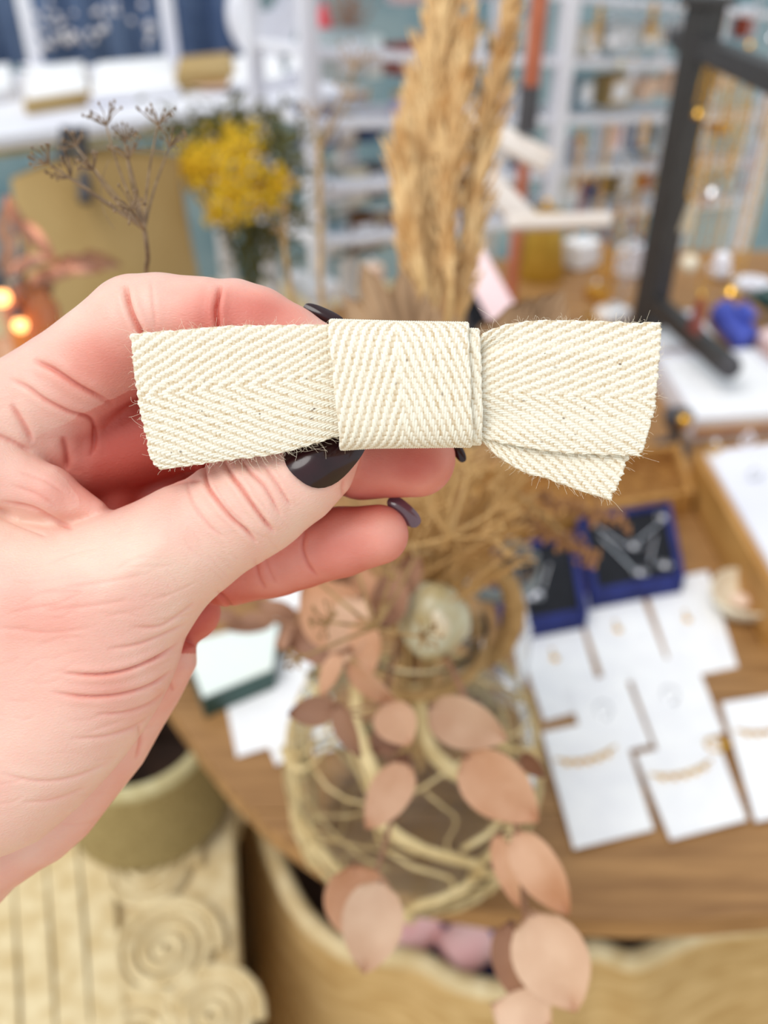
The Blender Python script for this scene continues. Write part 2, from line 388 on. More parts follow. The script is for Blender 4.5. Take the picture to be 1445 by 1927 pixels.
def np_mesh(name, V, Q):
    me = bpy.data.meshes.new(name)
    me.vertices.add(len(V)); me.vertices.foreach_set('co', np.asarray(V, dtype=np.float32).ravel())
    me.loops.add(Q.size); me.loops.foreach_set('vertex_index', Q.astype(np.int32).ravel())
    me.polygons.add(len(Q)); me.polygons.foreach_set('loop_start', np.arange(0, Q.size, Q.shape[1], dtype=np.int32))
    me.polygons.foreach_set('loop_total', np.full(len(Q), Q.shape[1], dtype=np.int32))
    me.update(calc_edges=True); me.validate(); me.polygons.foreach_set('use_smooth', np.ones(len(me.polygons), dtype=bool))
    return me
# subdivide once, then press the creases in
tmp = bpy.data.objects.new('hand_raw', np_mesh('hand_raw', V, Q)); COL.objects.link(tmp)
md = tmp.modifiers.new('s', 'SUBSURF'); md.levels = 1; md.render_levels = 1
dg = bpy.context.evaluated_depsgraph_get()
me = bpy.data.meshes.new_from_object(tmp.evaluated_get(dg)); bpy.data.objects.remove(tmp)
n = len(me.vertices); co = np.empty(n * 3, dtype=np.float32); me.vertices.foreach_get('co', co); co = co.reshape(-1, 3).astype(np.float64)
no = np.empty(n * 3, dtype=np.float32); me.vertex_normals.foreach_get('vector', no); no = no.reshape(-1, 3)
sp = CX + co[:, 0] * 1600 / (1600 + co[:, 2]); sq = CY + co[:, 1] * 1600 / (1600 + co[:, 2]); dzv = co[:, 2]
front = np.clip(-no[:, 2] * 2.2 + .25, 0, 1)
def catmull(P, m=6):
    P = [np.array(p, float) for p in P]; P = [2 * P[0] - P[1]] + P + [2 * P[-1] - P[-2]]; out = []
    for i in range(1, len(P) - 2):
        for t in np.linspace(0, 1, m, endpoint=False):
            a, b, c, d = P[i - 1:i + 3]
            out.append(.5 * ((2 * b) + (c - a) * t + (2 * a - 5 * b + 4 * c - d) * t * t + (3 * b - a - 3 * c + d) * t ** 3))
    out.append(P[-2]); return out
crease = np.zeros(n); disp = np.zeros(n)
def press(P, depth, w, zmax=600, zmin=-100, bulge=0.35):
    C = catmull(P, 5); xs = [c[0] for c in C]; ysn = [c[1] for c in C]
    m = (sp > min(xs) - 40) & (sp < max(xs) + 40) & (sq > min(ysn) - 40) & (sq < max(ysn) + 40) & (dzv < zmax) & (dzv > zmin)
    ii = np.where(m)[0]; x = sp[ii]; y = sq[ii]; best = np.full(len(ii), 1e9); tt = np.zeros(len(ii))
    for i in range(len(C) - 1):
        a = C[i]; e = C[i + 1] - a; t = np.clip(((x - a[0]) * e[0] + (y - a[1]) * e[1]) / (e @ e + 1e-9), 0, 1)
        d = np.hypot(x - a[0] - t * e[0], y - a[1] - t * e[1]); b = d < best; best[b] = d[b]; tt[b] = (i + t[b]) / (len(C) - 1)
    fade = np.clip(np.minimum(tt, 1 - tt) * 5, 0.0, 1) ** .7
    w = w * .72; g = np.exp(-(best / w) ** 2) * fade
    disp[ii] += (-depth * g + depth * bulge * np.exp(-((best - 3.4 * w) / (2.2 * w)) ** 2) * fade) * front[ii]
    crease[ii] = np.maximum(crease[ii], g * min(1, depth / 7) * front[ii])
for P, d, w in [
    ([(384, 862), (389, 909), (411, 944), (437, 975), (464, 999), (484, 1022)], 8, 4.2),
    ([(418, 862), (437, 896), (453, 917), (477, 952), (500, 983), (518, 1004)], 9, 4.6),
    ([(450, 860), (469, 886), (495, 912), (511, 938), (529, 972)], 5, 3.8),
    ([(493, 870), (519, 907), (535, 933), (550, 956)], 4, 3.4),
    ([(350, 900), (362, 945), (390, 985), (420, 1012)], 2.5, 4),
    ([(400, 905), (430, 955), (462, 985)], 1.8, 3),
    ([(236, 535), (243, 575), (258, 612), (280, 650)], 14, 5.5),
    ([(284, 525), (288, 570), (294, 620)], 1.6, 4),
    ([(416, 536), (410, 560), (407, 590), (413, 640)], 11, 5.0),
    ([(16, 712), (50, 727), (85, 752), (130, 775), (172, 790), (177, 830), (170, 860)], 6, 5),
    ([(60, 676), (100, 695), (150, 728), (215, 762)], 8, 6),
    ([(20, 760), (45, 800), (62, 832)], 6, 7), ([(118, 820), (124, 850), (126, 885)], 6, 7),
    ([(-30, 810), (20, 830), (60, 850)], 5, 6),
    ([(0, 944), (60, 956), (110, 982), (140, 996)], 5, 6),
    ([(35, 888), (85, 905), (125, 932)], 1.5, 4), ([(0, 975), (60, 998), (90, 1010)], 2, 4), ([(20, 912), (70, 930), (110, 955)], 1.8, 4),
    ([(110, 1266), (180, 1270), (235, 1262), (290, 1240), (340, 1208)], 6, 4.2),
    ([(95, 1302), (160, 1311), (225, 1307), (285, 1288), (332, 1255)], 5, 4.5),
    ([(180, 1345), (235, 1340), (285, 1322), (322, 1290)], 3, 4.5), ([(245, 1180), (300, 1178), (345, 1150), (365, 1135)], 2.6, 4.5),
    ([(200, 1222), (260, 1212), (310, 1192), (352, 1172)], 3, 4.5), ([(130, 1390), (200, 1385), (262, 1362), (300, 1330)], 2.6, 5),
    ([(0, 1455), (70, 1470), (140, 1462), (215, 1430)], 2.5, 5), ([(40, 1510), (100, 1505), (165, 1480)], 2, 5), ([(120, 1105), (200, 1095), (280, 1080)], 1.2, 5),
    ([(80, 1150), (170, 1140), (250, 1128)], 1.4, 5), ([(0, 1180), (90, 1190), (180, 1180)], 1.2, 5),
    ([(574, 995), (569, 1030), (580, 1062), (598, 1085)], 3.4, 4.5), ([(480, 1050), (487, 1085), (500, 1108)], 2.4, 4.5), ([(497, 1045), (508, 1075), (520, 1098)], 1.6, 4),
    ([(648, 900), (645, 925), (655, 945)], 3, 5), ([(408, 1112), (425, 1128), (438, 1146)], 6, 4), ([(345, 1200), (356, 1208), (370, 1218)], 6, 4),
    ([(262, 1360), (263, 1395), (256, 1430)], 4, 5), ([(318, 1280), (326, 1300)], 3, 4), ([(310, 915), (350, 905), (385, 905)], 3, 6)]:
    press(P, d, w)
# fan of fine skin lines over the ball of the thumb and the web
for i in range(60):
    t = rng.random(); sx_ = rng.uniform(-40, 300); sy_ = rng.uniform(1060, 1560)
    if sx_ > 390 - (sy_ - 1060) * .55: continue
    L = rng.uniform(40, 120); a = math.radians(rng.uniform(-22, 4)); bnd = rng.uniform(-8, 8)
    press([(sx_, sy_), (sx_ + L * .5 * math.cos(a), sy_ + L * .5 * math.sin(a) + bnd), (sx_ + L * math.cos(a), sy_ + L * math.sin(a))], rng.uniform(.35, 1.0), rng.uniform(3.0, 5.5), bulge=.2)
for i in range(46):      # round the thumb joint
    sx_ = rng.uniform(300, 540); sy_ = 1120 - (sx_ - 250) * .62 + rng.uniform(-60, 50); L = rng.uniform(20, 50); a = math.radians(rng.uniform(30, 62))
    press([(sx_, sy_), (sx_ + L * .5 * math.cos(a), sy_ + L * .5 * math.sin(a)), (sx_ + L * math.cos(a), sy_ + L * math.sin(a))], rng.uniform(.3, .9), 2.6, bulge=.2)
co2 = co + no * disp[:, None]
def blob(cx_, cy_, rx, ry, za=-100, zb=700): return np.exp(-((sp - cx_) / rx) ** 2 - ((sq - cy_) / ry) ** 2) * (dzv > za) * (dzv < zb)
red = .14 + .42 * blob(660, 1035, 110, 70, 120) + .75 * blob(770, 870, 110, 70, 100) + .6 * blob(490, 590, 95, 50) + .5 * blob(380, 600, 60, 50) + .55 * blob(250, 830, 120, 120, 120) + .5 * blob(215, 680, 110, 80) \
    + .78 * np.clip((dzv - 150) / 110, 0, 1) * (1 - .75 * (sq > 1230)) + .25 * blob(330, 920, 90, 80, 150) + .22 * blob(60, 1160, 160, 90) + .18 * blob(210, 1290, 130, 60) + .2 * blob(100, 930, 130, 40) + .25 * blob(660, 890, 40, 60) + .42 * crease  # flushed tips, plus shade put into the colour: deeper fingers, pit and creases redder
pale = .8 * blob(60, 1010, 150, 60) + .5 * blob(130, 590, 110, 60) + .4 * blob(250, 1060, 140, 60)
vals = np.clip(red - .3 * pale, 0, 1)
me.vertices.foreach_set('co', H2W(co2).astype(np.float32).ravel())
at = me.attributes.new('redness_shade', 'FLOAT', 'POINT'); at.data.foreach_set('value', vals.astype(np.float32))
me.update(); me.polygons.foreach_set('use_smooth', np.ones(len(me.polygons), dtype=bool))

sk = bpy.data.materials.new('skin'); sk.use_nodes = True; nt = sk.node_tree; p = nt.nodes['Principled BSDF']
at_ = nt.nodes.new('ShaderNodeAttribute'); at_.attribute_name = 'redness_shade'
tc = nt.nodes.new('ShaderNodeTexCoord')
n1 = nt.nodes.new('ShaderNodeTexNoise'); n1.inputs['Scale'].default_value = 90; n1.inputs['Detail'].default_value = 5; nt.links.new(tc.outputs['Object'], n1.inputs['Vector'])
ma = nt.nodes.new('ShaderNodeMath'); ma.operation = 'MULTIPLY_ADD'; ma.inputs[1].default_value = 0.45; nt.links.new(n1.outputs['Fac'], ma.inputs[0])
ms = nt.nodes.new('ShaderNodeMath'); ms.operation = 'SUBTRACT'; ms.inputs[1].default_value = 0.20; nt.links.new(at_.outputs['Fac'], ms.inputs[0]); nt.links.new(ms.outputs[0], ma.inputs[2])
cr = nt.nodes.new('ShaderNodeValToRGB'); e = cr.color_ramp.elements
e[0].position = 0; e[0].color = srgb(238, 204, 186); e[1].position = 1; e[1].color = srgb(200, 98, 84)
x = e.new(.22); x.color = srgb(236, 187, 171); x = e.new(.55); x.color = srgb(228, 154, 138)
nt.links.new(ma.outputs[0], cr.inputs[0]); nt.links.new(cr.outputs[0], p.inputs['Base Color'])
p.inputs['Roughness'].default_value = 0.48; p.inputs['Specular IOR Level'].default_value = 0.35
p.inputs['Subsurface Weight'].default_value = 0.35; p.inputs['Subsurface Radius'].default_value = (1.0, 0.35, 0.2); p.inputs['Subsurface Scale'].default_value = 0.0013
vo = nt.nodes.new('ShaderNodeTexVoronoi'); vo.inputs['Scale'].default_value = 1700; vo.feature = 'DISTANCE_TO_EDGE'
mp = nt.nodes.new('ShaderNodeMapping'); mp.inputs['Rotation'].default_value = (0.3, 0.4, 0.5); mp.inputs['Scale'].default_value = (0.55, 1, 1)
nt.links.new(tc.outputs['Object'], mp.inputs[0]); nt.links.new(mp.outputs[0], vo.inputs['Vector'])
n2 = nt.nodes.new('ShaderNodeTexNoise'); n2.inputs['Scale'].default_value = 1400; n2.inputs['Detail'].default_value = 4; nt.links.new(mp.outputs[0], n2.inputs['Vector'])
md_ = nt.nodes.new('ShaderNodeMath'); md_.operation = 'MULTIPLY_ADD'; md_.inputs[1].default_value = 1.2; nt.links.new(vo.outputs['Distance'], md_.inputs[0]); nt.links.new(n2.outputs['Fac'], md_.inputs[2])
bu = nt.nodes.new('ShaderNodeBump'); bu.inputs['Strength'].default_value = 0.28; bu.inputs['Distance'].default_value = 0.00025
nt.links.new(md_.outputs[0], bu.inputs['Height']); nt.links.new(bu.outputs[0], p.inputs['Normal'])
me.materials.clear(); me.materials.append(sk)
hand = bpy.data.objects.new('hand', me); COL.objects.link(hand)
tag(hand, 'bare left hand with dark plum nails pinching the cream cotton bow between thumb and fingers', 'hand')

M['nail'] = mat('plum_nail_polish', srgb(46, 14, 20), 0.22, c2=srgb(34, 9, 14), scale=200, spec=.3, coat=.35)
M['nail2'] = mat('plum_nail_underside', srgb(110, 74, 84), 0.2, c2=srgb(90, 56, 68), scale=200, coat=1)
def nail(cx_, cy_, la, lb, ang, lift=5, za=-50, dome=5, m='nail', zfix=None, thick=4):
    # long half axis la along ang (screen, degrees up from +x), short half axis lb; laid on the skin
    nr, na = 12, 40; A = math.radians(ang); ux, uy = math.cos(A), -math.sin(A)
    px, py, rr = [], [], []
    for i in range(nr + 1):
        r = i / nr
        for k in range(na):
            t = 2 * PI * k / na; c, s_ = math.cos(t), math.sin(t)
            f = (abs(c) ** 2.6 + abs(s_) ** 2.6) ** (-1 / 2.6)
            a_, b_ = c * f * r * la, s_ * f * r * lb
            px.append(cx_ + a_ * ux - b_ * uy); py.append(cy_ + a_ * uy + b_ * ux); rr.append(r)
    px = np.array(px); py = np.array(py); rr = np.array(rr)
    if zfix is None:
        z = hit_dz(px, py, za=za); good = ~np.isnan(z) & (z < np.nanmin(z) + 95)
        # smooth quadratic fit so the plate keeps its own curve
        A_ = np.stack([np.ones_like(px), px - cx_, py - cy_, (px - cx_) ** 2, (py - cy_) ** 2, (px - cx_) * (py - cy_)], -1)
        w, *_ = np.linalg.lstsq(A_[good], z[good], rcond=None); z = A_ @ w
    else: z = zfix(px, py)
    z = z - lift - dome * (1 - rr ** 2)
    top = np.stack([(px - CX) * (1600 + z) / 1600, (py - CY) * (1600 + z) / 1600, z], -1)
    zb = z + thick + dome * .2; bot = np.stack([(px - CX) * (1600 + zb) / 1600, (py - CY) * (1600 + zb) / 1600, zb], -1)
    V_ = H2W(np.concatenate([top, bot])); N = len(px); fs = []
    for i in range(nr):
        for k in range(na):
            a, b, c, d = i * na + k, i * na + (k + 1) % na, (i + 1) * na + (k + 1) % na, (i + 1) * na + k
            fs += [(a, b, c, d), (a + N, d + N, c + N, b + N)]
    for k in range(na): a = nr * na + k; b = nr * na + (k + 1) % na; fs.append((a, b, b + N, a + N))
    mb = MB(); mb.v = [tuple(v) for v in V_]; mb.f = fs
    return mb.build('fingernail', M[m], hand)
nail(614, 836, 84, 66, 50, lift=9, dome=8, thick=14)                                   # thumb
nail(610, 593, 42, 13, -24, zfix=lambda x, y: 118 + 0 * x, dome=9, lift=0, thick=10)        # forefinger
nail(862, 848, 24, 10, -62, zfix=lambda x, y: 232 + 0 * x, dome=6, lift=0, thick=14)        # middle
nl = nail(760, 963, 38, 17, -42, zfix=lambda x, y: 240 + .1 * (x - 757), dome=10, lift=0, thick=16, m='nail2')   # ring

# ================================================================== COTTON BOW
cl = bpy.data.materials.new('herringbone_cotton'); cl.use_nodes = True; nt = cl.node_tree; p = nt.nodes['Principled BSDF']
a1 = nt.nodes.new('ShaderNodeAttribute'); a1.attribute_name = 'yarn'
a2 = nt.nodes.new('ShaderNodeAttribute'); a2.attribute_name = 'fleck'
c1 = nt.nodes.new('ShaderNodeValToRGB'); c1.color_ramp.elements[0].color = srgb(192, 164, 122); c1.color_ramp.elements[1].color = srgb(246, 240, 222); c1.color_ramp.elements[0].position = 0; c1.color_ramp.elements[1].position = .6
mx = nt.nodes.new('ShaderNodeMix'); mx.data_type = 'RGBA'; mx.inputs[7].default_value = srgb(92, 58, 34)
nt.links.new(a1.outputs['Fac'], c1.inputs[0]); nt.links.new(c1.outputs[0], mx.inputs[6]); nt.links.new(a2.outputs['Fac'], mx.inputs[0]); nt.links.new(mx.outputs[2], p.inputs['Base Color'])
p.inputs['Roughness'].default_value = 0.9; p.inputs['Sheen Weight'].default_value = 0.25; p.inputs['Specular IOR Level'].default_value = 0.15
tcc = nt.nodes.new('ShaderNodeTexCoord'); nn = nt.nodes.new('ShaderNodeTexNoise'); nn.inputs['Scale'].default_value = 5000; nn.inputs['Detail'].default_value = 2
nt.links.new(tcc.outputs['Object'], nn.inputs['Vector']); bb = nt.nodes.new('ShaderNodeBump'); bb.inputs['Strength'].default_value = .3; bb.inputs['Distance'].default_value = .0001
nt.links.new(nn.outputs['Fac'], bb.inputs['Height']); nt.links.new(bb.outputs[0], p.inputs['Normal'])
M['cotton'] = cl

def interp_curve(P, t):          # P list of (x,y[,z]); t array in 0..1, chord-length
    C = np.array(catmull(P, 12)); L = np.concatenate([[0], np.cumsum(np.linalg.norm(np.diff(C, axis=0), axis=1))]); L /= L[-1]
    return np.stack([np.interp(t, L, C[:, i]) for i in range(C.shape[1])], -1)
def smooth_noise(shape, cell, seed):
    r = np.random.default_rng(seed); g = r.standard_normal((int(shape[0] / cell) + 3, int(shape[1] / cell) + 3))
    u = np.arange(shape[0]) / cell; v = np.arange(shape[1]) / cell
    a = u.astype(int)[:, None]; b = v.astype(int)[None, :]; fu = (u - u.astype(int))[:, None]; fv = (v - v.astype(int))[None, :]
    fu = fu * fu * (3 - 2 * fu); fv = fv * fv * (3 - 2 * fv)
    return g[a, b] * (1 - fu) * (1 - fv) + g[a + 1, b] * fu * (1 - fv) + g[a, b + 1] * (1 - fu) * fv + g[a + 1, b + 1] * fu * fv

def weave(U, Vv, W_, mid, seed, PU=8.2, PV=4.15):
    jn = smooth_noise(U.shape, 12, seed) * .5; kn = smooth_noise(U.shape, 22, seed + 1) * .6
    u = U + jn + kn; v = Vv + smooth_noise(U.shape, 9, seed + 2) * .25 + smooth_noise(U.shape, 40, seed + 3) * 1.2
    jf = v / PV; j = np.floor(jf); fv = jf - j; jm = round(mid * W_ / PV)
    jj = np.where(j < jm, j, 2 * jm - j)
    q = np.mod(u / PU + jj, 4.0)
    over = q < 2.15
    t = np.clip(q / 2.15, 0, 1)
    fv2 = np.clip(fv + (t - .5) * .35 * over, 0, 1)
    cs = np.sqrt(np.clip(1 - (2 * fv2 - 1) ** 2 * .96, 0, 1))
    warp = np.where(over, (0.45 + 1.0 * np.sin(PI * t) ** .6) * cs, -.6)
    fu = np.mod(u / PU, 1.0); wf = np.sqrt(np.clip(1 - (2 * fu - 1) ** 2 * .9, 0, 1)) * .75 - .15
    # two fine plies per yarn
    warp = warp + np.where(over, .16 * np.sin(u * 1.5 + v * 2.2), 0)
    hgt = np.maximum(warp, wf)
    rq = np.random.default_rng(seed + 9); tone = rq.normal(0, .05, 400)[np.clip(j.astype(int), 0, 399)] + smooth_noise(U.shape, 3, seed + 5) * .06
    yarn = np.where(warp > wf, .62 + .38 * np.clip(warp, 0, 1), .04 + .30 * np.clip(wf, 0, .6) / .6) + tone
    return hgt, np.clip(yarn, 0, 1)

bow_root = thing('cotton_bow', H2W(np.array([H(740, 730, 10)]))[0], 'cream herringbone cotton tape bow held up in the hand', 'bow')
def cloth(name, surf, L, W_, mid, seed, amp=1.9, step=1.1, thick=8, closed=False, flecks=8, fray=(1, 1), label=None):
    nu = int(L / step); nv = int(W_ / step)
    u = np.linspace(0, 1, nu); v = np.linspace(0, 1, nv); UU, VV = np.meshgrid(u, v, indexing='ij')
    # uneven selvedges and cut ends
    r = np.random.default_rng(seed)
    en = np.interp(np.arange(nv), np.arange(0, nv + 4, 3.8), r.standard_normal(len(np.arange(0, nv + 4, 3.8)))) * 1.5
    e2 = np.interp(np.arange(nu), np.arange(0, nu + 6, 6.4), r.standard_normal(len(np.arange(0, nu + 6, 6.4)))) * .8
    du = np.zeros_like(UU)
    if not closed: du = (-(1 - UU) ** 8 * fray[0] * en[None, :] + UU ** 8 * fray[1] * en[None, ::-1]) / L
    dv = ((VV ** 10) * e2[:, None] - ((1 - VV) ** 10) * e2[::-1, None]) / W_
    P = surf(np.clip(UU + 0, 0, 1), VV)
    Pu = np.gradient(P, axis=0); Pv = np.gradient(P, axis=1)
    N = np.cross(Pu, Pv); N /= np.linalg.norm(N, axis=-1, keepdims=True) + 1e-9
    if N[nu // 2, nv // 2, 2] > 0 and not closed: N = -N
    P = P + Pu * (du * (nu - 1))[..., None] + Pv * (dv * (nv - 1))[..., None]
    hgt, yarn = weave(UU * L, VV * W_, W_, mid, seed)
    edge = np.minimum(1, np.minimum(VV, 1 - VV) * W_ / 4.0)
    if not closed: edge = edge * np.minimum(1, np.minimum(UU, 1 - UU) * L / 4.0)
    base = thick / 2 * (0.3 + .7 * np.sqrt(np.clip(edge, 0, 1)))
    top = P + N * (base + hgt * amp)[..., None]
    bot = P - N * (base + hgt[::-1, :] * amp * .7)[..., None]
    fl_ = np.zeros_like(UU)
    for _ in range(flecks):
        a, b = r.random(), r.random(); rad = r.uniform(.9, 2.0)
        fl_ = np.maximum(fl_, np.clip(1.6 - np.hypot((UU - a) * L / r.uniform(1, 1.8), (VV - b) * W_) / rad, 0, 1) * r.uniform(.35, .95))
    idx = np.arange(nu * nv).reshape(nu, nv); n_ = nu * nv
    if closed:
        ia = idx; ib = np.roll(idx, -1, axis=0); a, b, c, d = ia[:, :-1], ib[:, :-1], ib[:, 1:], ia[:, 1:]
    else: a, b, c, d = idx[:-1, :-1], idx[1:, :-1], idx[1:, 1:], idx[:-1, 1:]
    q1 = np.stack([a, b, c, d], -1).reshape(-1, 4); q2 = np.stack([a, d, c, b], -1).reshape(-1, 4) + n_
    qs = [q1[:, ::-1], q2[:, ::-1]]
    def rim(line, flip):
        s_ = np.stack([line[:-1], line[1:], line[1:] + n_, line[:-1] + n_], -1); return s_[:, ::-1] if flip else s_
    if closed:
        l0 = np.append(idx[:, 0], idx[0, 0]); l1 = np.append(idx[:, -1], idx[0, -1]); qs += [rim(l0, False), rim(l1, True)]
    else: qs += [rim(idx[:, 0], False), rim(idx[:, -1], True), rim(idx[0], True), rim(idx[-1], False)]
    V_ = np.concatenate([top.reshape(-1, 3), bot.reshape(-1, 3)])
    me = np_mesh(name, H2W(V_), np.concatenate(qs))
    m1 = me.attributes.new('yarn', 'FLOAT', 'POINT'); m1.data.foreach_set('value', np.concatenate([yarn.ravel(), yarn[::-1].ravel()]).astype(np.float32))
    m2 = me.attributes.new('fleck', 'FLOAT', 'POINT'); m2.data.foreach_set('value', np.concatenate([fl_.ravel(), fl_.ravel() * 0]).astype(np.float32))
    me.materials.append(M['cotton']); o = bpy.data.objects.new(name, me); COL.objects.link(o)
    o.parent = bow_root; o.matrix_parent_inverse = bow_root.matrix_basis.inverted()
    bpy.context.view_layer.update()
    if label: o['label'] = label
    return top

def coons(top, bot, left, right, zf):
    def f(U, V_):
        u = U[:, 0]; v = V_[0]
        T = interp_curve(top, u)[:, None, :]; B = interp_curve(bot, u)[:, None, :]; Lc = interp_curve(left, v)[None]; R = interp_curve(right, v)[None]
        U3 = U[..., None]; V3 = V_[..., None]
        c00, c10, c01, c11 = [np.array(q, float) for q in (top[0], top[-1], bot[0], bot[-1])]
        S_ = (1 - V3) * T + V3 * B + (1 - U3) * Lc + U3 * R - ((1 - U3) * (1 - V3) * c00 + U3 * (1 - V3) * c10 + (1 - U3) * V3 * c01 + U3 * V3 * c11)
        z = zf(U, V_); k = (1600 + z) / 1600
        return np.stack([(S_[..., 0] - CX) * k, (S_[..., 1] - CY) * k, z], -1)
    return f
bpy.context.view_layer.update()
edges = []
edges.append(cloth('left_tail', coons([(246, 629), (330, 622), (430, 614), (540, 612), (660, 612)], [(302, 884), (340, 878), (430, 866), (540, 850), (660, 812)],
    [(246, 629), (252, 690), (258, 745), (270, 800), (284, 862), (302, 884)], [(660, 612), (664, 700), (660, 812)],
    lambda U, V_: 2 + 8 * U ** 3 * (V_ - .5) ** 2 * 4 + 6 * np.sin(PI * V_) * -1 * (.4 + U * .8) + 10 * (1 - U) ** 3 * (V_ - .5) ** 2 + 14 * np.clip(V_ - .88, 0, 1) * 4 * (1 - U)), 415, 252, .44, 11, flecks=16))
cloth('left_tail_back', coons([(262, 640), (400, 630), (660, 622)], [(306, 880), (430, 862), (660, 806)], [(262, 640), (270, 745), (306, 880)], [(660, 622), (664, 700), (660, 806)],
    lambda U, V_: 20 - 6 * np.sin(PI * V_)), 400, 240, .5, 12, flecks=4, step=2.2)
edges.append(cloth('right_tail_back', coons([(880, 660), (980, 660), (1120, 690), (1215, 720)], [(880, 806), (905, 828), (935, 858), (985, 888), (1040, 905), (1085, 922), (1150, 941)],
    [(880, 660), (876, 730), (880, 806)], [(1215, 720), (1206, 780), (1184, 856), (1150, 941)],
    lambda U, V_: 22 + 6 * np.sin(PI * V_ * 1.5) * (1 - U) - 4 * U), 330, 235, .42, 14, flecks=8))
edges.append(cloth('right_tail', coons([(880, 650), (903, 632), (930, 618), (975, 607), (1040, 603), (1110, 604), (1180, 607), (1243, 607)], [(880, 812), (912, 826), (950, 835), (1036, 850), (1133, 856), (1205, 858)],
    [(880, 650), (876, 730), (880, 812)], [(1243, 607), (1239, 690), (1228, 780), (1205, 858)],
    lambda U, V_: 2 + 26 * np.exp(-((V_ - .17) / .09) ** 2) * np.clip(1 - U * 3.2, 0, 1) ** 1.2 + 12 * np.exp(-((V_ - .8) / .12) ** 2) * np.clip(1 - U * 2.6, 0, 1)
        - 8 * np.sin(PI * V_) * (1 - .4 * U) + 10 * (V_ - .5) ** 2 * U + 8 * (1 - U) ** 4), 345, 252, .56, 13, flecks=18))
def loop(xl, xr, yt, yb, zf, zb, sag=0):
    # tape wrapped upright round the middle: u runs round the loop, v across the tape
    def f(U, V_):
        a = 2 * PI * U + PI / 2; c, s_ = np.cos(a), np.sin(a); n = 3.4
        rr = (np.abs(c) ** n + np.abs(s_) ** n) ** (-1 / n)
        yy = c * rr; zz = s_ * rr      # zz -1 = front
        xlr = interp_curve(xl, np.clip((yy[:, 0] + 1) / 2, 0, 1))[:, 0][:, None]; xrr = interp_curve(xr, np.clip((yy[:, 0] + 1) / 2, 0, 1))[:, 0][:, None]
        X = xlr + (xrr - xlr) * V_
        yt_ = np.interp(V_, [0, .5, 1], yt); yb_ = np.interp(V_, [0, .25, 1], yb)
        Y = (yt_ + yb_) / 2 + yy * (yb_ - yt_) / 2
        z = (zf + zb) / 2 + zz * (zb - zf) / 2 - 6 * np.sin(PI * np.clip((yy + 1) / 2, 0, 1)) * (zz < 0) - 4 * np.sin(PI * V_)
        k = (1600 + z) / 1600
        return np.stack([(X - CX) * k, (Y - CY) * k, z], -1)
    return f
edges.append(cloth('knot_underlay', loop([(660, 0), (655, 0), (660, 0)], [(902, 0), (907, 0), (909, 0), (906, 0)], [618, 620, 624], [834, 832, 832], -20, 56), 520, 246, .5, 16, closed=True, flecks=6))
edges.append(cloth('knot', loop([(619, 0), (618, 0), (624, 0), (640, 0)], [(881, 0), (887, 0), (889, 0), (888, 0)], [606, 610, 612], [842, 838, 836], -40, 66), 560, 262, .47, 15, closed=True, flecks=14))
# loose fibres along the cut edges and the body
fb = MB(); hr = random.Random(3)
for gi, T in enumerate(edges):
    nu, nv = T.shape[:2]
    for _ in range(230 if gi in (0, 2) else 190):
        side = hr.choice((0, 0, 1, 1, 2, 3))
        closed_ = gi >= 3
        if closed_:
            u_ = hr.choice((hr.gauss(.0, .04), hr.gauss(.5, .04))) % 1.0; i = int(u_ * (nu - 1)); j = hr.randrange(nv)
        elif side == 0: i, j = hr.randrange(nu), 0
        elif side == 1: i, j = hr.randrange(nu), nv - 1
        elif side == 2: i, j = (0 if gi == 0 else nu - 1), hr.randrange(nv)
        else: i, j = hr.randrange(nu), hr.choice((0, nv - 1))
        p0 = np.array(T[i, j]); d = p0 - np.array(T[nu // 2 if not closed_ else i, nv // 2]); d[2] = 0
        if closed_: d = np.array([hr.gauss(0, .5), -1 if p0[1] < -200 else 1, 0.])
        d = d / (np.linalg.norm(d) + 1e-6); L_ = abs(hr.gauss(0, 6 if hr.random() < .9 else 15)) + 2.5
        dd = np.array([hr.gauss(0, .8), hr.gauss(0, .8), hr.gauss(0, .4)]); pts = []
        for s_ in range(6):
            t = s_ / 5; pts.append(p0 + d * L_ * t + dd * L_ * (t ** 2) * .8 + np.array([math.sin(t * 5 + p0[0]), math.cos(t * 4 + p0[1]), 0]) * L_ * .12 * t)
        pts = [Vector(q) for q in H2W(np.array(pts))]; fb.tube(pts, 2.0e-5, 3, cap=False)
o = fb.build('loose_fibre', mat('cotton_fibre', srgb(240, 230, 208), .9, c2=srgb(228, 214, 188), scale=400), bow_root); o['kind'] = 'stuff'

# a few pale hairs on the knuckle
hb = MB()
for _ in range(16):
    x = hr.uniform(60, 135); y = 655 - (x - 60) * .82; z = hr.uniform(150, 190); L_ = hr.uniform(12, 34); a = hr.uniform(2.0, 3.6)
    pts = [(x + math.cos(a + .3 * t) * L_ * t / 4, y + 4 - abs(math.sin(a + .5 * t)) * L_ * t / 5, z) for t in range(5)]
    hb.tube([Vector(q) for q in H2W(np.array([H(*q) for q in pts]))], 2.2e-5, 3, cap=False)
o = hb.build('fine_hair', M['umbel2'], hand); o['kind'] = 'stuff'
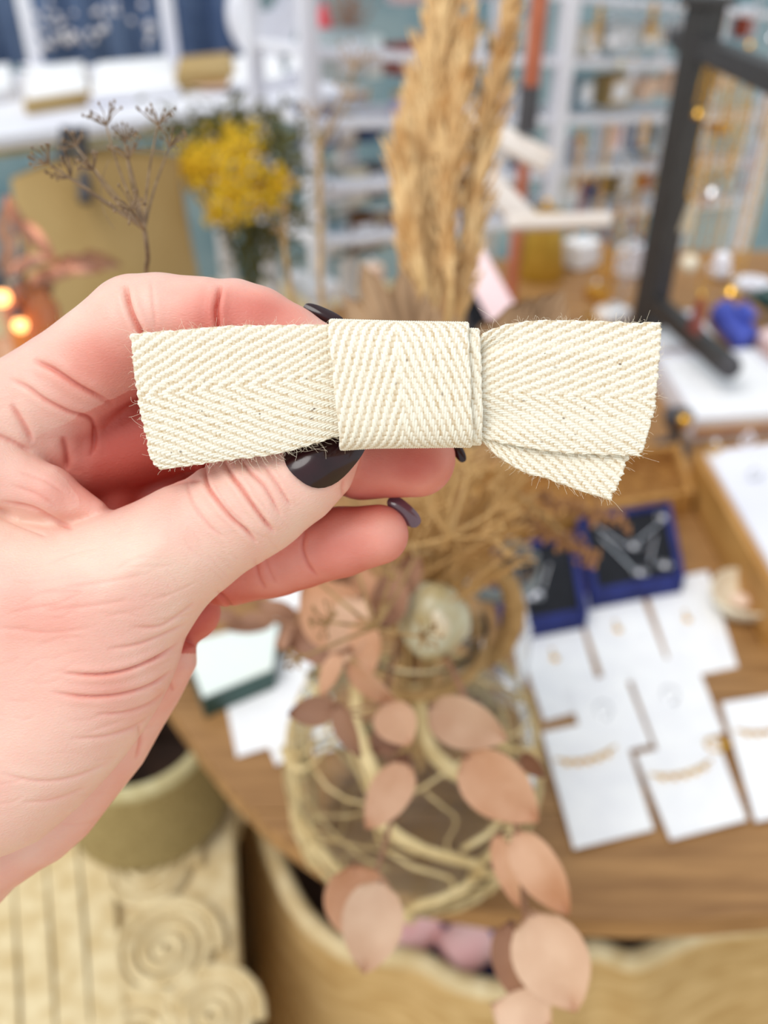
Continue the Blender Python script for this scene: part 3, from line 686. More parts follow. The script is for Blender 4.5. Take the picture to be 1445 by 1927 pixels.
#--MORE--
# ================================================================== VASE AND DRIED BOUQUET
V0 = pz(772, 1590, TZ); VX0, VY0 = V0.x, V0.y + 0.01
vase = thing('glass_vase', (VX0, VY0, TZ), 'squat clear glass vase wrapped in raffia netting holding the dried bouquet', 'vase')
pr = [(0.0, .0025), (.058, .0025), (.068, .006), (.080, .05), (.083, .09), (.074, .13), (.052, .16), (.037, .175), (.036, .195), (.043, .207)]
inn = [(r - .0035, z + (.004 if i < 3 else 0)) for i, (r, z) in enumerate(pr) if r > 0][::-1]
MB().lathe((VX0, VY0, TZ), pr[1:] + inn + [(0.0, .0075)], 56).build('glass_body', M['glass'], vase)
def vr(z):
    for (ra, za), (rb, zb) in zip(pr[:-1], pr[1:]):
        if za <= z <= zb: return ra + (rb - ra) * (z - za) / max(zb - za, 1e-6)
    return .043
nb = MB(); hr2 = random.Random(5)
for k in range(34):                       # loose crossing raffia strands of the net
    sgn = 1 if k % 2 else -1
    a0 = 2 * PI * k / 34 + hr2.uniform(-.2, .2); pts = []; tw = hr2.uniform(.5, 2.2); lo = hr2.uniform(0, .03); hi = hr2.uniform(.12, .195); p1 = hr2.uniform(0, 6)
    wdt = hr2.choice((.0007, .0009, .0012, .0026, .004))
    for i in range(19):
        z = lo + .003 + (hi - lo) * i / 18; a = a0 + sgn * (i / 18) * tw + .09 * math.sin(i * .9 + p1)
        rr = vr(z) + .0020 + .0016 * (k % 3) ; pts.append((VX0 + rr * math.cos(a), VY0 + rr * math.sin(a), TZ + z))
    o_ = MB().tube(pts, [wdt * (.7 + .5 * hr2.random()) for _ in pts], 6, flat=.35)
    nb.add(o_.v, o_.f)
for k in range(7):
    z0q = hr2.uniform(.01, .18); a0 = hr2.uniform(0, 6); pts = []
    for i in range(22):
        a = a0 + i * .2; z = z0q + .012 * math.sin(i * .5 + k); z = max(.004, min(.19, z)); rr = vr(z) + .0035; pts.append((VX0 + rr * math.cos(a), VY0 + rr * math.sin(a), TZ + z))
    o_ = MB().tube(pts, hr2.choice((.001, .0018, .003)), 6, flat=.4); nb.add(o_.v, o_.f)
nb2 = nb.build('raffia_net', M['raffia'], vase)
MB().tube([(VX0 + .041 * math.cos(t * PI / 8), VY0 + .041 * math.sin(t * PI / 8), TZ + .19 + .002 * math.sin(t)) for t in range(17)], .004, 8).build('rope_collar', M['rope'], vase)
MB().tube([tuple(Vector((VX0 + .040 + .020 * math.sin(t * PI / 7), VY0 + .01, TZ + .165 + .075 * (1 - math.cos(t * PI / 7)) / 2))) for t in range(8)], [.005, .006, .007, .007, .007, .006, .006, .005], 10).build('rope_handle', M['rope'], vase)
mouth = Vector((VX0, VY0, TZ + .205))

def bez(a, b, c, n=10):
    a, b, c = Vector(a), Vector(b), Vector(c); return [a * (1 - t) ** 2 + b * 2 * t * (1 - t) + c * t * t for t in [i / n for i in range(n + 1)]]

# pampas / reed plumes: one thing each, with stem and feathery plume
def plume(tips, width, n, label, seed, base_off=(0, 0)):
    rr = random.Random(seed)
    pts = [pd(*q) for q in tips]           # from bottom of the plume to its tip
    root = thing('pampas_plume', mouth, label, 'dried grass', 'plumes of dried reed grass in the vase')
    st = [mouth + Vector((base_off[0], base_off[1], -.12)), mouth + Vector((base_off[0] * .8, base_off[1] * .8, 0))] + [pts[0].lerp(mouth, .4), pts[0]] + pts[1:]
    MB().tube(st, [.0018] * 4 + [.0014 * (1 - i / len(pts)) + .0004 for i in range(len(pts) - 1)], 7).build('stem', M['straw'], root)
    C = [Vector(c) for c in catmull(pts, 10)]; mb = MB()
    for i in range(n):
        t = rr.random() ** .9; k = min(int(t * (len(C) - 1)), len(C) - 2); c = C[k].lerp(C[k + 1], rr.random())
        ax = (C[k + 1] - C[k]).normalized(); a = rr.uniform(0, 2 * PI); o1 = ax.orthogonal().normalized(); o2 = ax.cross(o1)
        rad = o1 * math.cos(a) + o2 * math.sin(a); w = width * (math.sin(PI * min(.98, t * .9 + .12)) ** .7) * rr.uniform(.25, 1.25)
        L = rr.uniform(.016, .046); droop = Vector((0, 0, -.004 * rr.random()))
        p0 = c; p1 = c + rad * w * .45 + ax * L * .5; p2 = c + rad * w + ax * L + droop
        wd = o1 * rr.uniform(.0004, .0009) + o2 * rr.uniform(.0002, .0007)
        mb.add([p0, p1 - wd, p1 + wd, p2 - wd * .8, p2 + wd * .8, p2 + ax * .006 + rad * .002], [(0, 1, 2), (1, 3, 4, 2), (3, 5, 4)])
        if rr.random() < .45:                 # little seed husks
            mb.ball(p1.lerp(p2, rr.random()), rr.uniform(.0007, .0014), 4, 3, (1, 1, 2.4))
    o = mb.build('feathery_plume', M['pampas'], root); o['kind'] = 'stuff'
    return root
plume([(815, 620, .42), (806, 440, .44), (812, 260, .46), (828, 80, .48), (845, -90, .50)], .016, 1150, 'tallest and fullest golden dried grass plume, upright above the knot of the bow', 1)
plume([(770, 600, .43), (776, 470, .45), (784, 330, .47), (790, 230, .48), (795, 180, .49)], .011, 560, 'short golden dried grass plume on the left side of the bunch', 2, (-.01, 0))
plume([(862, 640, .42), (880, 480, .44), (906, 300, .46), (938, 130, .48), (972, -30, .50)], .0095, 640, 'slender golden dried grass plume leaning out to the right', 3, (.012, 0))
plume([(848, 560, .41), (842, 400, .43), (860, 230, .45), (880, 60, .47)], .009, 430, 'narrow golden dried grass plume close behind the tallest one', 4, (.005, -.01))
plume([(800, 560, .405), (770, 400, .415), (764, 340, .42)], .007, 260, 'small pale dried grass plume low at the front left of the bunch', 6, (-.006, -.01))

# pleated palm spears
def spear(name, base, tip, w, pleats, root, m):
    base = Vector(base); tip = Vector(tip); ax = tip - base; L = ax.length; ax.normalize()
    side = ax.cross(FW).normalized(); up = side.cross(ax).normalized(); mb = MB(); n = 9; vs = []; cols = pleats * 2 + 1
    for s_ in (0, 1):
        for i in range(n + 1):
            t = i / n; ww = w * (t ** .8) * (1 if t < .75 else max(.06, math.cos((t - .75) / .25 * PI / 2) ** .8))
            for j in range(cols):
                x = (j / (cols - 1) - .5) * 2
                vs.append(base + ax * L * (t - .04 * abs(x) * t) + side * x * ww + up * ((.0022 if j % 2 else -.0022) * min(1, ww * 90) + s_ * .0007))
    N = (n + 1) * cols; fs = []
    for i in range(n):
        for j in range(cols - 1):
            a = i * cols + j; fs += [(a, a + 1, a + cols + 1, a + cols), (a + N, a + cols + N, a + cols + 1 + N, a + 1 + N)]
        for j in (0, cols - 1):
            a = i * cols + j; fs.append((a, a + cols, a + cols + N, a + N))
    mb.add(vs, fs); return mb.build(name, m, root, smooth=False)
palm = thing('palm_spear', pd(800, 860, .40), 'dried brown palm fan with slim separate blades behind the left half of the knot', 'dried leaf')
for (x, y, w, d) in [(640, 545, .006, .40), (676, 486, .008, .40), (712, 520, .0045, .41), (752, 492, .0075, .40), (800, 540, .006, .39), (826, 566, .004, .385), (610, 590, .006, .41), (862, 588, .006, .39)]:
    spear('blade', pd(800, 800, .40), pd(x, y, d), w, 2, palm, M['palm'])
MB().tube(bez(pd(800, 800, .40), mouth + Vector((0, .01, .10)), mouth + Vector((0, .005, -.10))), .0022, 8).build('stalk', M['straw'], palm)
palm2 = thing('palm_spear', pd(880, 860, .41), 'broad pleated dried palm fan spreading behind the right tail of the bow', 'dried leaf')
for (x, y, w, d) in [(940, 590, .012, .42), (1000, 556, .013, .42), (1066, 540, .013, .43), (1100, 600, .012, .43)]:
    spear('blade', pd(880, 800, .41), pd(x, y, d), w, 4, palm2, M['palm'])
MB().tube(bez(pd(880, 800, .41), mouth + Vector((.01, .01, .09)), mouth + Vector((.008, .005, -.10))), .0022, 8).build('stalk', M['straw'], palm2)

# umbels
def umbel_head(mb, hub, axis, n, L, spread, r, rr, seeds=True):
    axis = Vector(axis).normalized(); o1 = axis.orthogonal().normalized(); o2 = axis.cross(o1); ends = []
    for k in range(n):
        a = 2 * PI * k / n + rr.uniform(-.3, .3); e_ = spread * rr.uniform(.45, 1.0); d = (axis * math.cos(e_) + (o1 * math.cos(a) + o2 * math.sin(a)) * math.sin(e_))
        end = hub + d * L * rr.uniform(.7, 1.05); mid = hub.lerp(end, .5) + d.orthogonal() * L * .05 + (hub - end).cross(d).normalized() * 0 - axis * -L * .06
        mb.tube([hub, mid, end], [r, r * .8, r * .6], 5); ends.append((end, d))
        if seeds: mb.ball(end, r * 1.9, 5, 4, (1, 1, 1.5))
    return ends
def umbel_plant(label, hub, stem_pts, heads, r, headL, seed, m, nh=11, extra=()):
    rr = random.Random(seed); root = thing('dried_umbel', stem_pts[-1], label, 'dried flower')
    MB().tube([Vector(c) for c in catmull([tuple(hub)] + [tuple(p) for p in stem_pts], 6)], r * 1.7, 8).build('stem', m, root)
    for h in heads:
        h = Vector(h); b = h - hub; side = Vector((rr.uniform(-1, 1), rr.uniform(-1, 1), rr.uniform(-1, 0))) * b.length * .08
        rm = MB(); rm.tube(bez(hub, hub.lerp(h, .5) + side, h, 8), [r * (1.15 - .06 * i) for i in range(9)], 6)
        umbel_head(rm, h, b + Vector((0, 0, b.length * .3)), nh, headL * rr.uniform(.8, 1.2), 1.1, r * .5, rr)
        rm.build('flower_ray', m, root)
    for (a, b, c) in extra: MB().tube(bez(a, b, c, 8), r * .3, 4).build('tendril', m, root)
    return root
hub = pd(272, 432, .222)
umbel_plant('dried brown umbel skeleton rising above the forefinger at left', hub, [pd(278, 480, .225), pd(284, 560, .24), pd(360, 800, .30), pd(560, 1050, .36), tuple(mouth + Vector((-.012, 0, 0))), tuple(mouth + Vector((-.004, 0, -.13)))],
    [pd(92, 308, .215), pd(133, 335, .219), pd(143, 276, .232), pd(176, 320, .214), pd(200, 236, .222), pd(236, 268, .228), pd(242, 300, .217), pd(297, 236, .22), pd(318, 280, .226), pd(248, 396, .207)],   .00036, .0056, 11, M['umbel'], 14,
    [(pd(205, 300, .22), pd(170, 380, .22), pd(215, 430, .22)), (pd(210, 290, .222), pd(250, 275, .22), pd(310, 285, .22))])
h2 = pd(705, 1180, .33)
umbel_plant('pale dried umbel with long spoke-like rays below the fingertips', h2, [tuple(mouth + Vector((-.01, -.005, .02))), tuple(mouth + Vector((-.004, 0, -.12)))],
    [pd(565, 1238, .31), pd(600, 1095, .33), pd(662, 1040, .34), pd(780, 1050, .34), pd(792, 1198, .31), pd(620, 1170, .31), pd(735, 1090, .31)], .0007, .0075, 12, M['umbel2'], 12)
h3 = pd(845, 1010, .36)
umbel_plant('straw-coloured dried umbel beside the middle fingertip', h3, [tuple(mouth + Vector((.01, 0, .03))), tuple(mouth + Vector((.003, 0, -.12)))],
    [pd(800, 940, .36), pd(880, 900, .37), pd(930, 960, .37), pd(860, 880, .35), pd(905, 1010, .36), pd(820, 960, .345), pd(760, 1030, .36)], .0008, .012, 13, M['straw'], 12)
h4 = pd(600, 285, .62)
umbel_plant('thin dried twig with forked tips in front of the white rack', h4, [pd(603, 420, .60), pd(610, 600, .56), pd(690, 900, .50), tuple(mouth + Vector((-.006, .01, 0))), tuple(mouth + Vector((-.002, .01, -.12)))],
    [pd(668, 130, .62), pd(655, 190, .63), pd(590, 225, .62)], .0012, .018, 14, M['umbel2'], 9)
h5 = pd(537, 480, .50)
umbel_plant('thin dried twig with small buds left of the white rack post', h5, [pd(550, 560, .50), pd(600, 800, .48), tuple(mouth + Vector((-.008, .008, 0))), tuple(mouth + Vector((-.003, .008, -.12)))],
    [pd(532, 400, .5), pd(545, 350, .51), pd(528, 440, .5)], .0009, .006, 15, M['umbel2'], 7)

# straw tuft behind
tuft = thing('straw_tuft', mouth, 'tangled bunch of fine golden straw between the fingertips and the bow tail', 'dried grass')
mb = MB(); rr = random.Random(8)
for i in range(170):
    a = mouth + Vector((rr.uniform(-.015, .015), rr.uniform(-.01, .02), rr.uniform(-.02, .01))); e_ = pd(rr.uniform(780, 1010), rr.uniform(850, 1060), rr.uniform(.36, .47))
    mb.tube(bez(a, a.lerp(e_, .5) + Vector((rr.uniform(-.02, .02), rr.uniform(-.02, .02), rr.uniform(0, .04))), e_, 6), rr.uniform(.0004, .0009), 4)
o = mb.build('straw_blades', M['straw'], tuft); o['kind'] = 'stuff'

# eucalyptus
def leaf_mb(c, ax, side, L, Wd, curl=.15, point=.5, th=.0006):
    # c centre, ax unit long axis, side unit, normal = ax x side
    nrm = ax.cross(side).normalized(); nu, nv = 10, 6; vs = []
    for s_ in (0, 1):
        for i in range(nu + 1):
            t = i / nu; x = t * 2 - 1
            w = Wd * .5 * (max(0, 1 - abs(x) ** 2.3) ** .62) * (1 - point * .35 * x) * (1 - .42 * max(0, x) ** 1.5)
            for j in range(nv + 1):
                y = (j / nv) * 2 - 1
                z = -curl * L * (x * x) * .5 + curl * Wd * .6 * y * y - .02 * Wd * (1 - min(1, abs(y) * 3)) + (th * s_)
                vs.append(c + ax * x * L * .5 + side * y * w + nrm * z)
    N = (nu + 1) * (nv + 1); fs = []
    for i in range(nu):
        for j in range(nv):
            a = i * (nv + 1) + j; b = a + nv + 1
            fs += [(a, b, b + 1, a + 1), (a + N, a + 1 + N, b + 1 + N, b + N)]
        for j in (0, nv):
            a = i * (nv + 1) + j; b = a + nv + 1; fs.append((a, b, b + N, a + N))
    return MB().add(vs, fs)
def euc(label, stem, leaves, group=None):
    root = thing('eucalyptus_branch', stem[0], label, 'dried branch')
    C = [Vector(c) for c in catmull([tuple(s) for s in stem], 8)]
    MB().tube(C, [.0016 - .0008 * i / len(C) for i in range(len(C))], 7).build('stem', M['leaf3'], root)
    for (px, py, d, L, Wd, ang, yaw, m) in leaves:       # L, Wd in px of the photo; ang screen angle of the tip direction; yaw turns about the long axis
        c = pd(px, py, d); k = d / F; a = math.radians(ang)
        ax = (RT * math.cos(a) + UP * math.sin(a)).normalized(); sd_ = ax.cross(FW).normalized()
        sd_ = Matrix.Rotation(math.radians(yaw), 3, ax) @ sd_
        o = leaf_mb(c, ax, sd_, L * k, Wd * k / max(.3, abs(math.cos(math.radians(yaw)))), .14 if m != 'leaf3' else .22).build('leaf', M[m], root)
        tb = c - ax * L * k * .48; near = min(C, key=lambda q: (q - tb).length)
        MB().tube([tb, near], .0006, 5).build('leaf_stalk', M['leaf3'], root)
    return root
euc('long branch of broad pinkish dried leaves hanging over the table edge to the frame bottom', [mouth + Vector((0, .0, -.10)), mouth + Vector((.004, -.012, .008)), pd(860, 1280, .395), pd(915, 1420, .375), pd(965, 1540, .355), pd(985, 1660, .347), pd(985, 1780, .34), pd(970, 1880, .34)],
    [(880, 1362, .35, 165, 98, -22, 15, 'leaf'), (942, 1484, .335, 190, 118, -42, 12, 'leaf2'), (1020, 1645, .325, 190, 84, -58, 14, 'leaf2'), (955, 1640, .335, 150, 40, -74, 40, 'leaf2'),
     (1042, 1812, .31, 205, 138, -66, 8, 'leaf'), (968, 1820, .33, 170, 62, -80, 40, 'leaf3'), (980, 1912, .315, 120, 110, 160, 10, 'leaf'), (1005, 1440, .35, 60, 34, -50, 40, 'leaf3')])
euc('short drooping branch with a pair of overlapping rounded pink-brown leaves below the vase', [mouth + Vector((-.003, 0, -.10)), mouth + Vector((-.006, -.012, .008)), pd(720, 1340, .385), pd(740, 1500, .368), pd(715, 1620, .36), pd(700, 1660, .355)],
    [(680, 1706, .335, 165, 130, -78, 8, 'leaf2'), (700, 1745, .325, 180, 112, -100, 10, 'leaf'), (730, 1500, .345, 150, 70, 235, 30, 'leaf2'), (752, 1480, .35, 130, 40, -100, 45, 'leaf3')])
euc('curling orange-brown eucalyptus branch over the left shoulder of the vase', [mouth + Vector((-.006, 0, -.10)), mouth + Vector((-.012, -.01, .01)), pd(650, 1225, .375), pd(620, 1240, .37), pd(612, 1300, .37), pd(640, 1340, .37)],
    [(585, 1340, .35, 90, 52, 185, 20, 'leaf3'), (655, 1375, .345, 110, 44, -68, 30, 'leaf3'), (700, 1290, .35, 130, 44, -38, 35, 'leaf2'), (748, 1362, .345, 95, 80, -60, 10, 'leaf2'), (622, 1270, .35, 90, 34, 245, 40, 'leaf2'), (730, 1390, .355, 80, 60, 220, 25, 'leaf3')])
euc('bushy branch of large brown leaves directly under the fingertips', [mouth + Vector((-.004, .002, -.10)), mouth + Vector((-.012, -.002, .01)), pd(690, 1170, .40), pd(640, 1130, .41), pd(590, 1120, .42)],
    [(618, 1150, .40, 150, 120, 130, 15, 'leaf2'), (655, 1190, .385, 150, 78, 250, 20, 'leaf'), (690, 1130, .41, 140, 70, 100, 20, 'leaf2'), (650, 1100, .43, 120, 80, 60, 20, 'leaf3'), (730, 1120, .40, 130, 70, 80, 25, 'leaf3'), (602, 1200, .42, 130, 110, 200, 10, 'leaf3'), (760, 1080, .41, 110, 60, 60, 30, 'leaf3'), (690, 1215, .38, 110, 60, 280, 25, 'leaf2')])
euc('thin branch with narrow grey-brown leaves poking left under the ring finger', [mouth + Vector((-.002, .006, -.10)), mouth + Vector((-.014, .004, .01)), pd(600, 1180, .46), pd(520, 1170, .48), pd(440, 1175, .5)],
    [(520, 1148, .48, 90, 32, 160, 30, 'leaf3'), (470, 1175, .5, 95, 36, 190, 30, 'leaf3'), (545, 1200, .47, 70, 42, 215, 20, 'leaf3'), (420, 1160, .5, 60, 26, 170, 20, 'leaf3')])
# glass and shell ornaments in front of the bunch
o = thing('shell_ornament', pd(815, 1165, .42), 'translucent greenish white shell ornament beside the vase neck', 'shell')
mb = MB(); cc = pd(815, 1165, .42)
MB().lathe(cc, [(.0005, .022), (.010, .016), (.017, .004), (.018, -.006), (.012, -.016), (.001, -.02)], 20, wob=.08).build('shell_body', mat('shell', srgb(206, 208, 186), 0.3, c2=srgb(180, 164, 120), scale=60), o)
MB().tube([cc + Vector((.003 * math.sin(i), -.012 - .004 * math.cos(i * .6), .018 - .006 * i)) for i in range(6)], [.002, .004, .005, .005, .004, .002], 8).build('shell_lip', M['cream'], o)
cj = pz(912, 1180, TZ + .10); cj = Vector((VX0 + .062, VY0 + .115, TZ))
o = thing('glass_jar', cj, 'smoky grey glass jar with rim standing just behind the vase neck', 'jar')
MB().lathe(cj, [(.03, .001), (.034, .02), (.034, .10), (.028, .125), (.027, .15), (.031, .157), (.0285, .157), (.0245, .15), (.0255, .125), (.031, .10), (.031, .02), (.027, .004), (0, .004)], 36).build('jar_body', M['glass'], o)
MB().lathe(cj, [(.0325, .150), (.0345, .154), (.0345, .16), (.0325, .163), (.0315, .158), (.0325, .150)], 36, cap=False).build('jar_rim', mat('grey_glaze', srgb(112, 122, 126), .2, c2=srgb(132, 140, 142), scale=20), o)

# ================================================================== CARDS AND BOXES ON THE TABLE
def slabq(q, z, h, name, m, parent):          # quad by photo corners laid at height z
    P = [pz(x, y, z) for x, y in q]; return MB().prism(P, h).build(name, m, parent, smooth=False), P
def drop_earring(P, u, v, kind, root):
    c = P[0].lerp(P[1], u).lerp(P[3].lerp(P[2], u), v); e1 = (P[1] - P[0]).normalized(); e2 = (P[3] - P[0]).normalized()
    if kind == 'drop':
        MB().ball(c - e2 * .006 + Vector((0, 0, .002)), .0016, 8, 6).build('stud', M['gold'], root)
        MB().tube([c - e2 * .006 + Vector((0, 0, .003)), c + Vector((0, 0, .002))], .0005, 6).build('link', M['gold'], root)
        MB().ball(c + e2 * .004 + Vector((0, 0, .002)), .0036, 10, 7, (1, 1, .5)).build('pendant', M['gold'], root)
    elif kind == 'chain':
        w = (P[1] - P[0]).length * .38
        pts = [c + e1 * (w * (i / 12 * 2 - 1)) + e2 * .006 * (1 - (i / 6 - 1) ** 2) + Vector((0, 0, .0018)) for i in range(13)]
        MB().tube(pts, .0009, 6).build('fine_chain', M['gold'], root)
        for i in (2, 4, 6, 8, 10):
            MB().ball(pts[i] + e2 * .0025, .0024, 8, 5, (1, 1, .45)).build('charm', M['gold'], root)
    elif kind == 'pale':
        MB().tube([c + (e1 * math.cos(a) * .8 + e2 * math.sin(a)) * .009 + Vector((0, 0, .001)) for a in [i * PI / 8 for i in range(17)]], .0005, 5).build('fine_chain', M['silver'], root)
        MB().ball(c + e2 * .010 + Vector((0, 0, .0015)), .0022, 8, 6, (1, 1, .5)).build('pendant', M['silver'], root)
cards = [
 ([(962, 1170), (1084, 1146), (1136, 1325), (1024, 1356)], 0, 'drop', 'white card with a gold drop earring, left end of the back row'),
 ([(1082, 1122), (1196, 1098), (1262, 1262), (1142, 1292)], 0, 'drop', 'white card with a small pale gold charm, middle of the back row'),
 ([(1212, 1098), (1332, 1074), (1388, 1254), (1272, 1278)], 0, 'drop', 'white card with a gold drop earring, right end of the back row'),
 ([(1066, 1292), (1172, 1262), (1226, 1400), (1110, 1428)], 1, 'pale', 'small white card in the middle row above the left front card'),
 ([(1180, 1256), (1302, 1228), (1362, 1378), (1238, 1412)], 1, 'pale', 'white card in the middle row with a thin silver necklace'),
 ([(1020, 1378), (1164, 1348), (1230, 1560), (1080, 1597)], 2, 'chain', 'white card with a fine gold chain, leftmost in the front row'),
 ([(1196, 1420), (1346, 1384), (1405, 1542), (1262, 1580)], 2, 'chain', 'white card with a gold charm necklace, middle of the front row'),
 ([(1358, 1322), (1500, 1300), (1570, 1510), (1422, 1546)], 2, 'chain', 'white card with a gold necklace, cut off by the right edge')]
for q, lv, kind, lab in cards:
    z = TZ + .0012 + lv * .0017
    P = [pz(x, y, z) for x, y in q]; c = sum(P, Vector()) / 4
    root = thing('jewellery_card', c, lab, 'card', 'white jewellery cards on the table')
    slabq(q, z, .0011, 'card_sheet', M['card'], root)
    drop_earring(P, .45, .28 if kind == 'chain' else .45, kind, root)
# folded gold clasp between the cards
o = thing('gold_clasp', pz(1345, 1402, TZ), 'small bright gold clasp lying between two front cards', 'jewellery')
c = pz(1345, 1402, TZ + .004)
MB().tube([c + Vector((.007 * math.cos(i * PI / 8), .006 * math.sin(i * PI / 8), 0)) for i in range(17)], .0018, 8).build('ring', M['gold'], o)
MB().box(c + Vector((.009, 0, 0)), (.004, 0, 0), (0, .003, 0), (0, 0, .0018), .0006).build('catch', M['gold'], o)

def jewel_box(q, lab, necklaces):
    z = TZ + .022; P = [pz(x, y, z) for x, y in q]; c = sum(P, Vector()) / 4
    root = thing('jewellery_box', (c.x, c.y, TZ), lab, 'jewellery box')
    e1 = (P[1] - P[0]); e2 = (P[3] - P[0]); l1, l2 = e1.length, e2.length; e1.normalize(); e2.normalize(); t = .007
    base = [p - Vector((0, 0, .016)) for p in P]; MB().prism(base, .005).build('base', M['navy'], root, smooth=False)
    for a, b in ((0, 1), (1, 2), (2, 3), (3, 0)):
        A_, B_ = P[a], P[b]; d = (B_ - A_).normalized(); n_ = Vector((-d.y, d.x, 0)); n_ = n_ if n_.dot(c - A_) > 0 else -n_
        MB().box((A_ + B_) / 2 + n_ * t / 2 - Vector((0, 0, .0105)), (B_ - A_) / 2 - d * (.0 if a % 2 else t), n_ * t / 2, (0, 0, .0105), .0015).build('side', M['navy'], root)
    ins = [p.lerp(c, .10) - Vector((0, 0, .006)) for p in P]; MB().prism(ins, .009).build('velvet_insert', M['velvet'], root, smooth=False)
    for N_ in necklaces:
        pts = [pz(x, y, z - .004) for x, y in N_['chain']]
        MB().tube(pts, .0013, 6).build('chain', M['silver'], root)
        for (x, y, a, b) in N_['gems']:
            g = pz(x, y, z - .002); mb = MB(); mb.ball(g, .0032, 10, 6, (1, 1, .6))
            gm = mb.build('pendant', M['pearl'], root); mb = MB()
            for k in range(12): mb.ball(g + Vector((a * math.cos(k * PI / 6), b * math.sin(k * PI / 6), 0)), .0017, 6, 4)
            mb.build('stone_ring', M['silver'], gm)
    return root
jewel_box([(925, 1030), (1082, 1000), (1108, 1150), (950, 1180)], 'open navy box with black velvet and two silver pendants, left of the pair',
    [dict(chain=[(972, 1050), (992, 1140)], gems=[(995, 1046, .009, .005), (978, 1044, .004, .004)]), dict(chain=[(1034, 1062), (1020, 1110)], gems=[(1003, 1124, .009, .005), (1012, 1118, .004, .003)])])
jewel_box([(1086, 972), (1262, 940), (1290, 1084), (1116, 1116)], 'open navy box with black velvet and four round silver pendants, right of the pair',
    [dict(chain=[(1124, 992), (1180, 1030)], gems=[(1192, 1028, .007, .006)]), dict(chain=[(1198, 1020), (1244, 982)], gems=[(1248, 974, .007, .006)]), dict(chain=[(1130, 1010), (1196, 1076)], gems=[(1204, 1078, .007, .005)]), dict(chain=[(1232, 1010), (1222, 1060)], gems=[(1250, 1064, .007, .005)])])

# dried seed spray lying over the boxes
root = thing('seed_spray', pd(1000, 940, .50), 'dark reddish-brown dried seed spray drooping over the navy boxes', 'dried flower')
st = [mouth + Vector((.008, 0, -.10)), mouth + Vector((.010, 0, .012)), pd(920, 930, .46), pd(1010, 960, .48), pd(1090, 1040, .50)]
C = [Vector(c) for c in catmull([tuple(s) for s in st], 8)]; MB().tube(C, .0014, 6).build('stem', M['umbel2'], root)
mb = MB(); rr = random.Random(21)
for (x0_, y0q, x1q, y1q) in ((980, 980, 1120, 1052), (1020, 940, 1180, 985), (890, 940, 1010, 990)):
    a, b = pd(x0_, y0q, .485), pd(x1q, y1q, .50); mb.tube([C[-12], a, b], .0009, 5)
    for i in range(90):
        p_ = a.lerp(b, rr.random()) + Vector((rr.gauss(0, .003), rr.gauss(0, .003), rr.gauss(0, .003))); mb.ball(p_, rr.uniform(.0009, .002), 5, 4, (1, 1, 1.5))
o = mb.build('seed_clusters', mat('seeds', srgb(140, 96, 60), .8, c2=srgb(172, 126, 84), scale=200), root); o['kind'] = 'stuff'

# low wooden crate behind the boxes
def crate(q, z, h, name, lab, m, cat, wall_t=.008, fill=None):
    P = [pz(x, y, z) for x, y in q]; c = sum(P, Vector()) / 4; root = thing(name, (c.x, c.y, z - h), lab, cat)
    MB().prism([p - Vector((0, 0, h - .004)) for p in P], .004).build('base', m, root, smooth=False)
    for a, b in ((0, 1), (1, 2), (2, 3), (3, 0)):
        A_, B_ = P[a], P[b]; d = (B_ - A_).normalized(); n_ = Vector((-d.y, d.x, 0)); n_ = n_ if n_.dot(c - A_) > 0 else -n_
        MB().box((A_ + B_) / 2 + n_ * wall_t / 2 - Vector((0, 0, h / 2)), (B_ - A_) / 2 - d * (0 if a % 2 else wall_t), n_ * wall_t / 2, (0, 0, h / 2), .001).build('side', m, root)
    return root, P, c
r_, P, c = crate([(880, 880), (1280, 832), (1308, 925), (905, 990)], TZ + .03, .03, 'wooden_crate', 'low golden brown wooden crate filled with straw behind the navy boxes', M['wood_gold'], 'crate')
mb = MB(); rr = random.Random(31)
for i in range(500):
    u, v = rr.uniform(.04, .96), rr.uniform(.08, .92); q = P[0].lerp(P[1], u).lerp(P[3].lerp(P[2], u), v) - Vector((0, 0, rr.uniform(.004, .02)))
    a = rr.uniform(0, PI); d = Vector((math.cos(a), math.sin(a), rr.uniform(-.2, .2))) * .012; mb.tube([q - d * .5, q + Vector((0, 0, .002)), q + d * .5], .0008, 4)
o = mb.build('straw_filling', mat('brown_straw', srgb(150, 98, 42), .8, c2=srgb(190, 140, 78), scale=90), r_); o['kind'] = 'stuff'

# wood framed white display tray at right
r_, P, c = crate([(1306, 850), (1700, 800), (1800, 1150), (1462, 1130)], TZ + .055, .055, 'display_tray', 'golden wooden tray with a padded white lining at the right edge', M['wood_gold'], 'tray', .014)
ins = [p.lerp(c, .09) + Vector((0, 0, .006)) for p in P]; MB().prism(ins, .045).build('white_lining', M['white'], r_)
for k, (x, y, g) in enumerate([(1342, 856, 'gold'), (1420, 905, 'silver'), (1405, 840, 'pearl')]):
    z = TZ + .0625; q = pz(x, y, z); t_ = thing('finger_ring', q, ['gold ring on the near corner of the white padded tray', 'small silver ring on the white padded tray right edge', 'pearl ring at the back of the white padded tray'][k], 'ring')
    MB().tube([q + Vector((.007 * math.cos(i * PI / 8), .002, .007 + .007 * math.sin(i * PI / 8))) for i in range(17)], .0013, 8).build('band', M[g], t_)
    MB().ball(q + Vector((0, .002, .0155)), .003, 10, 8).build('stone', M['pearl'], t_)
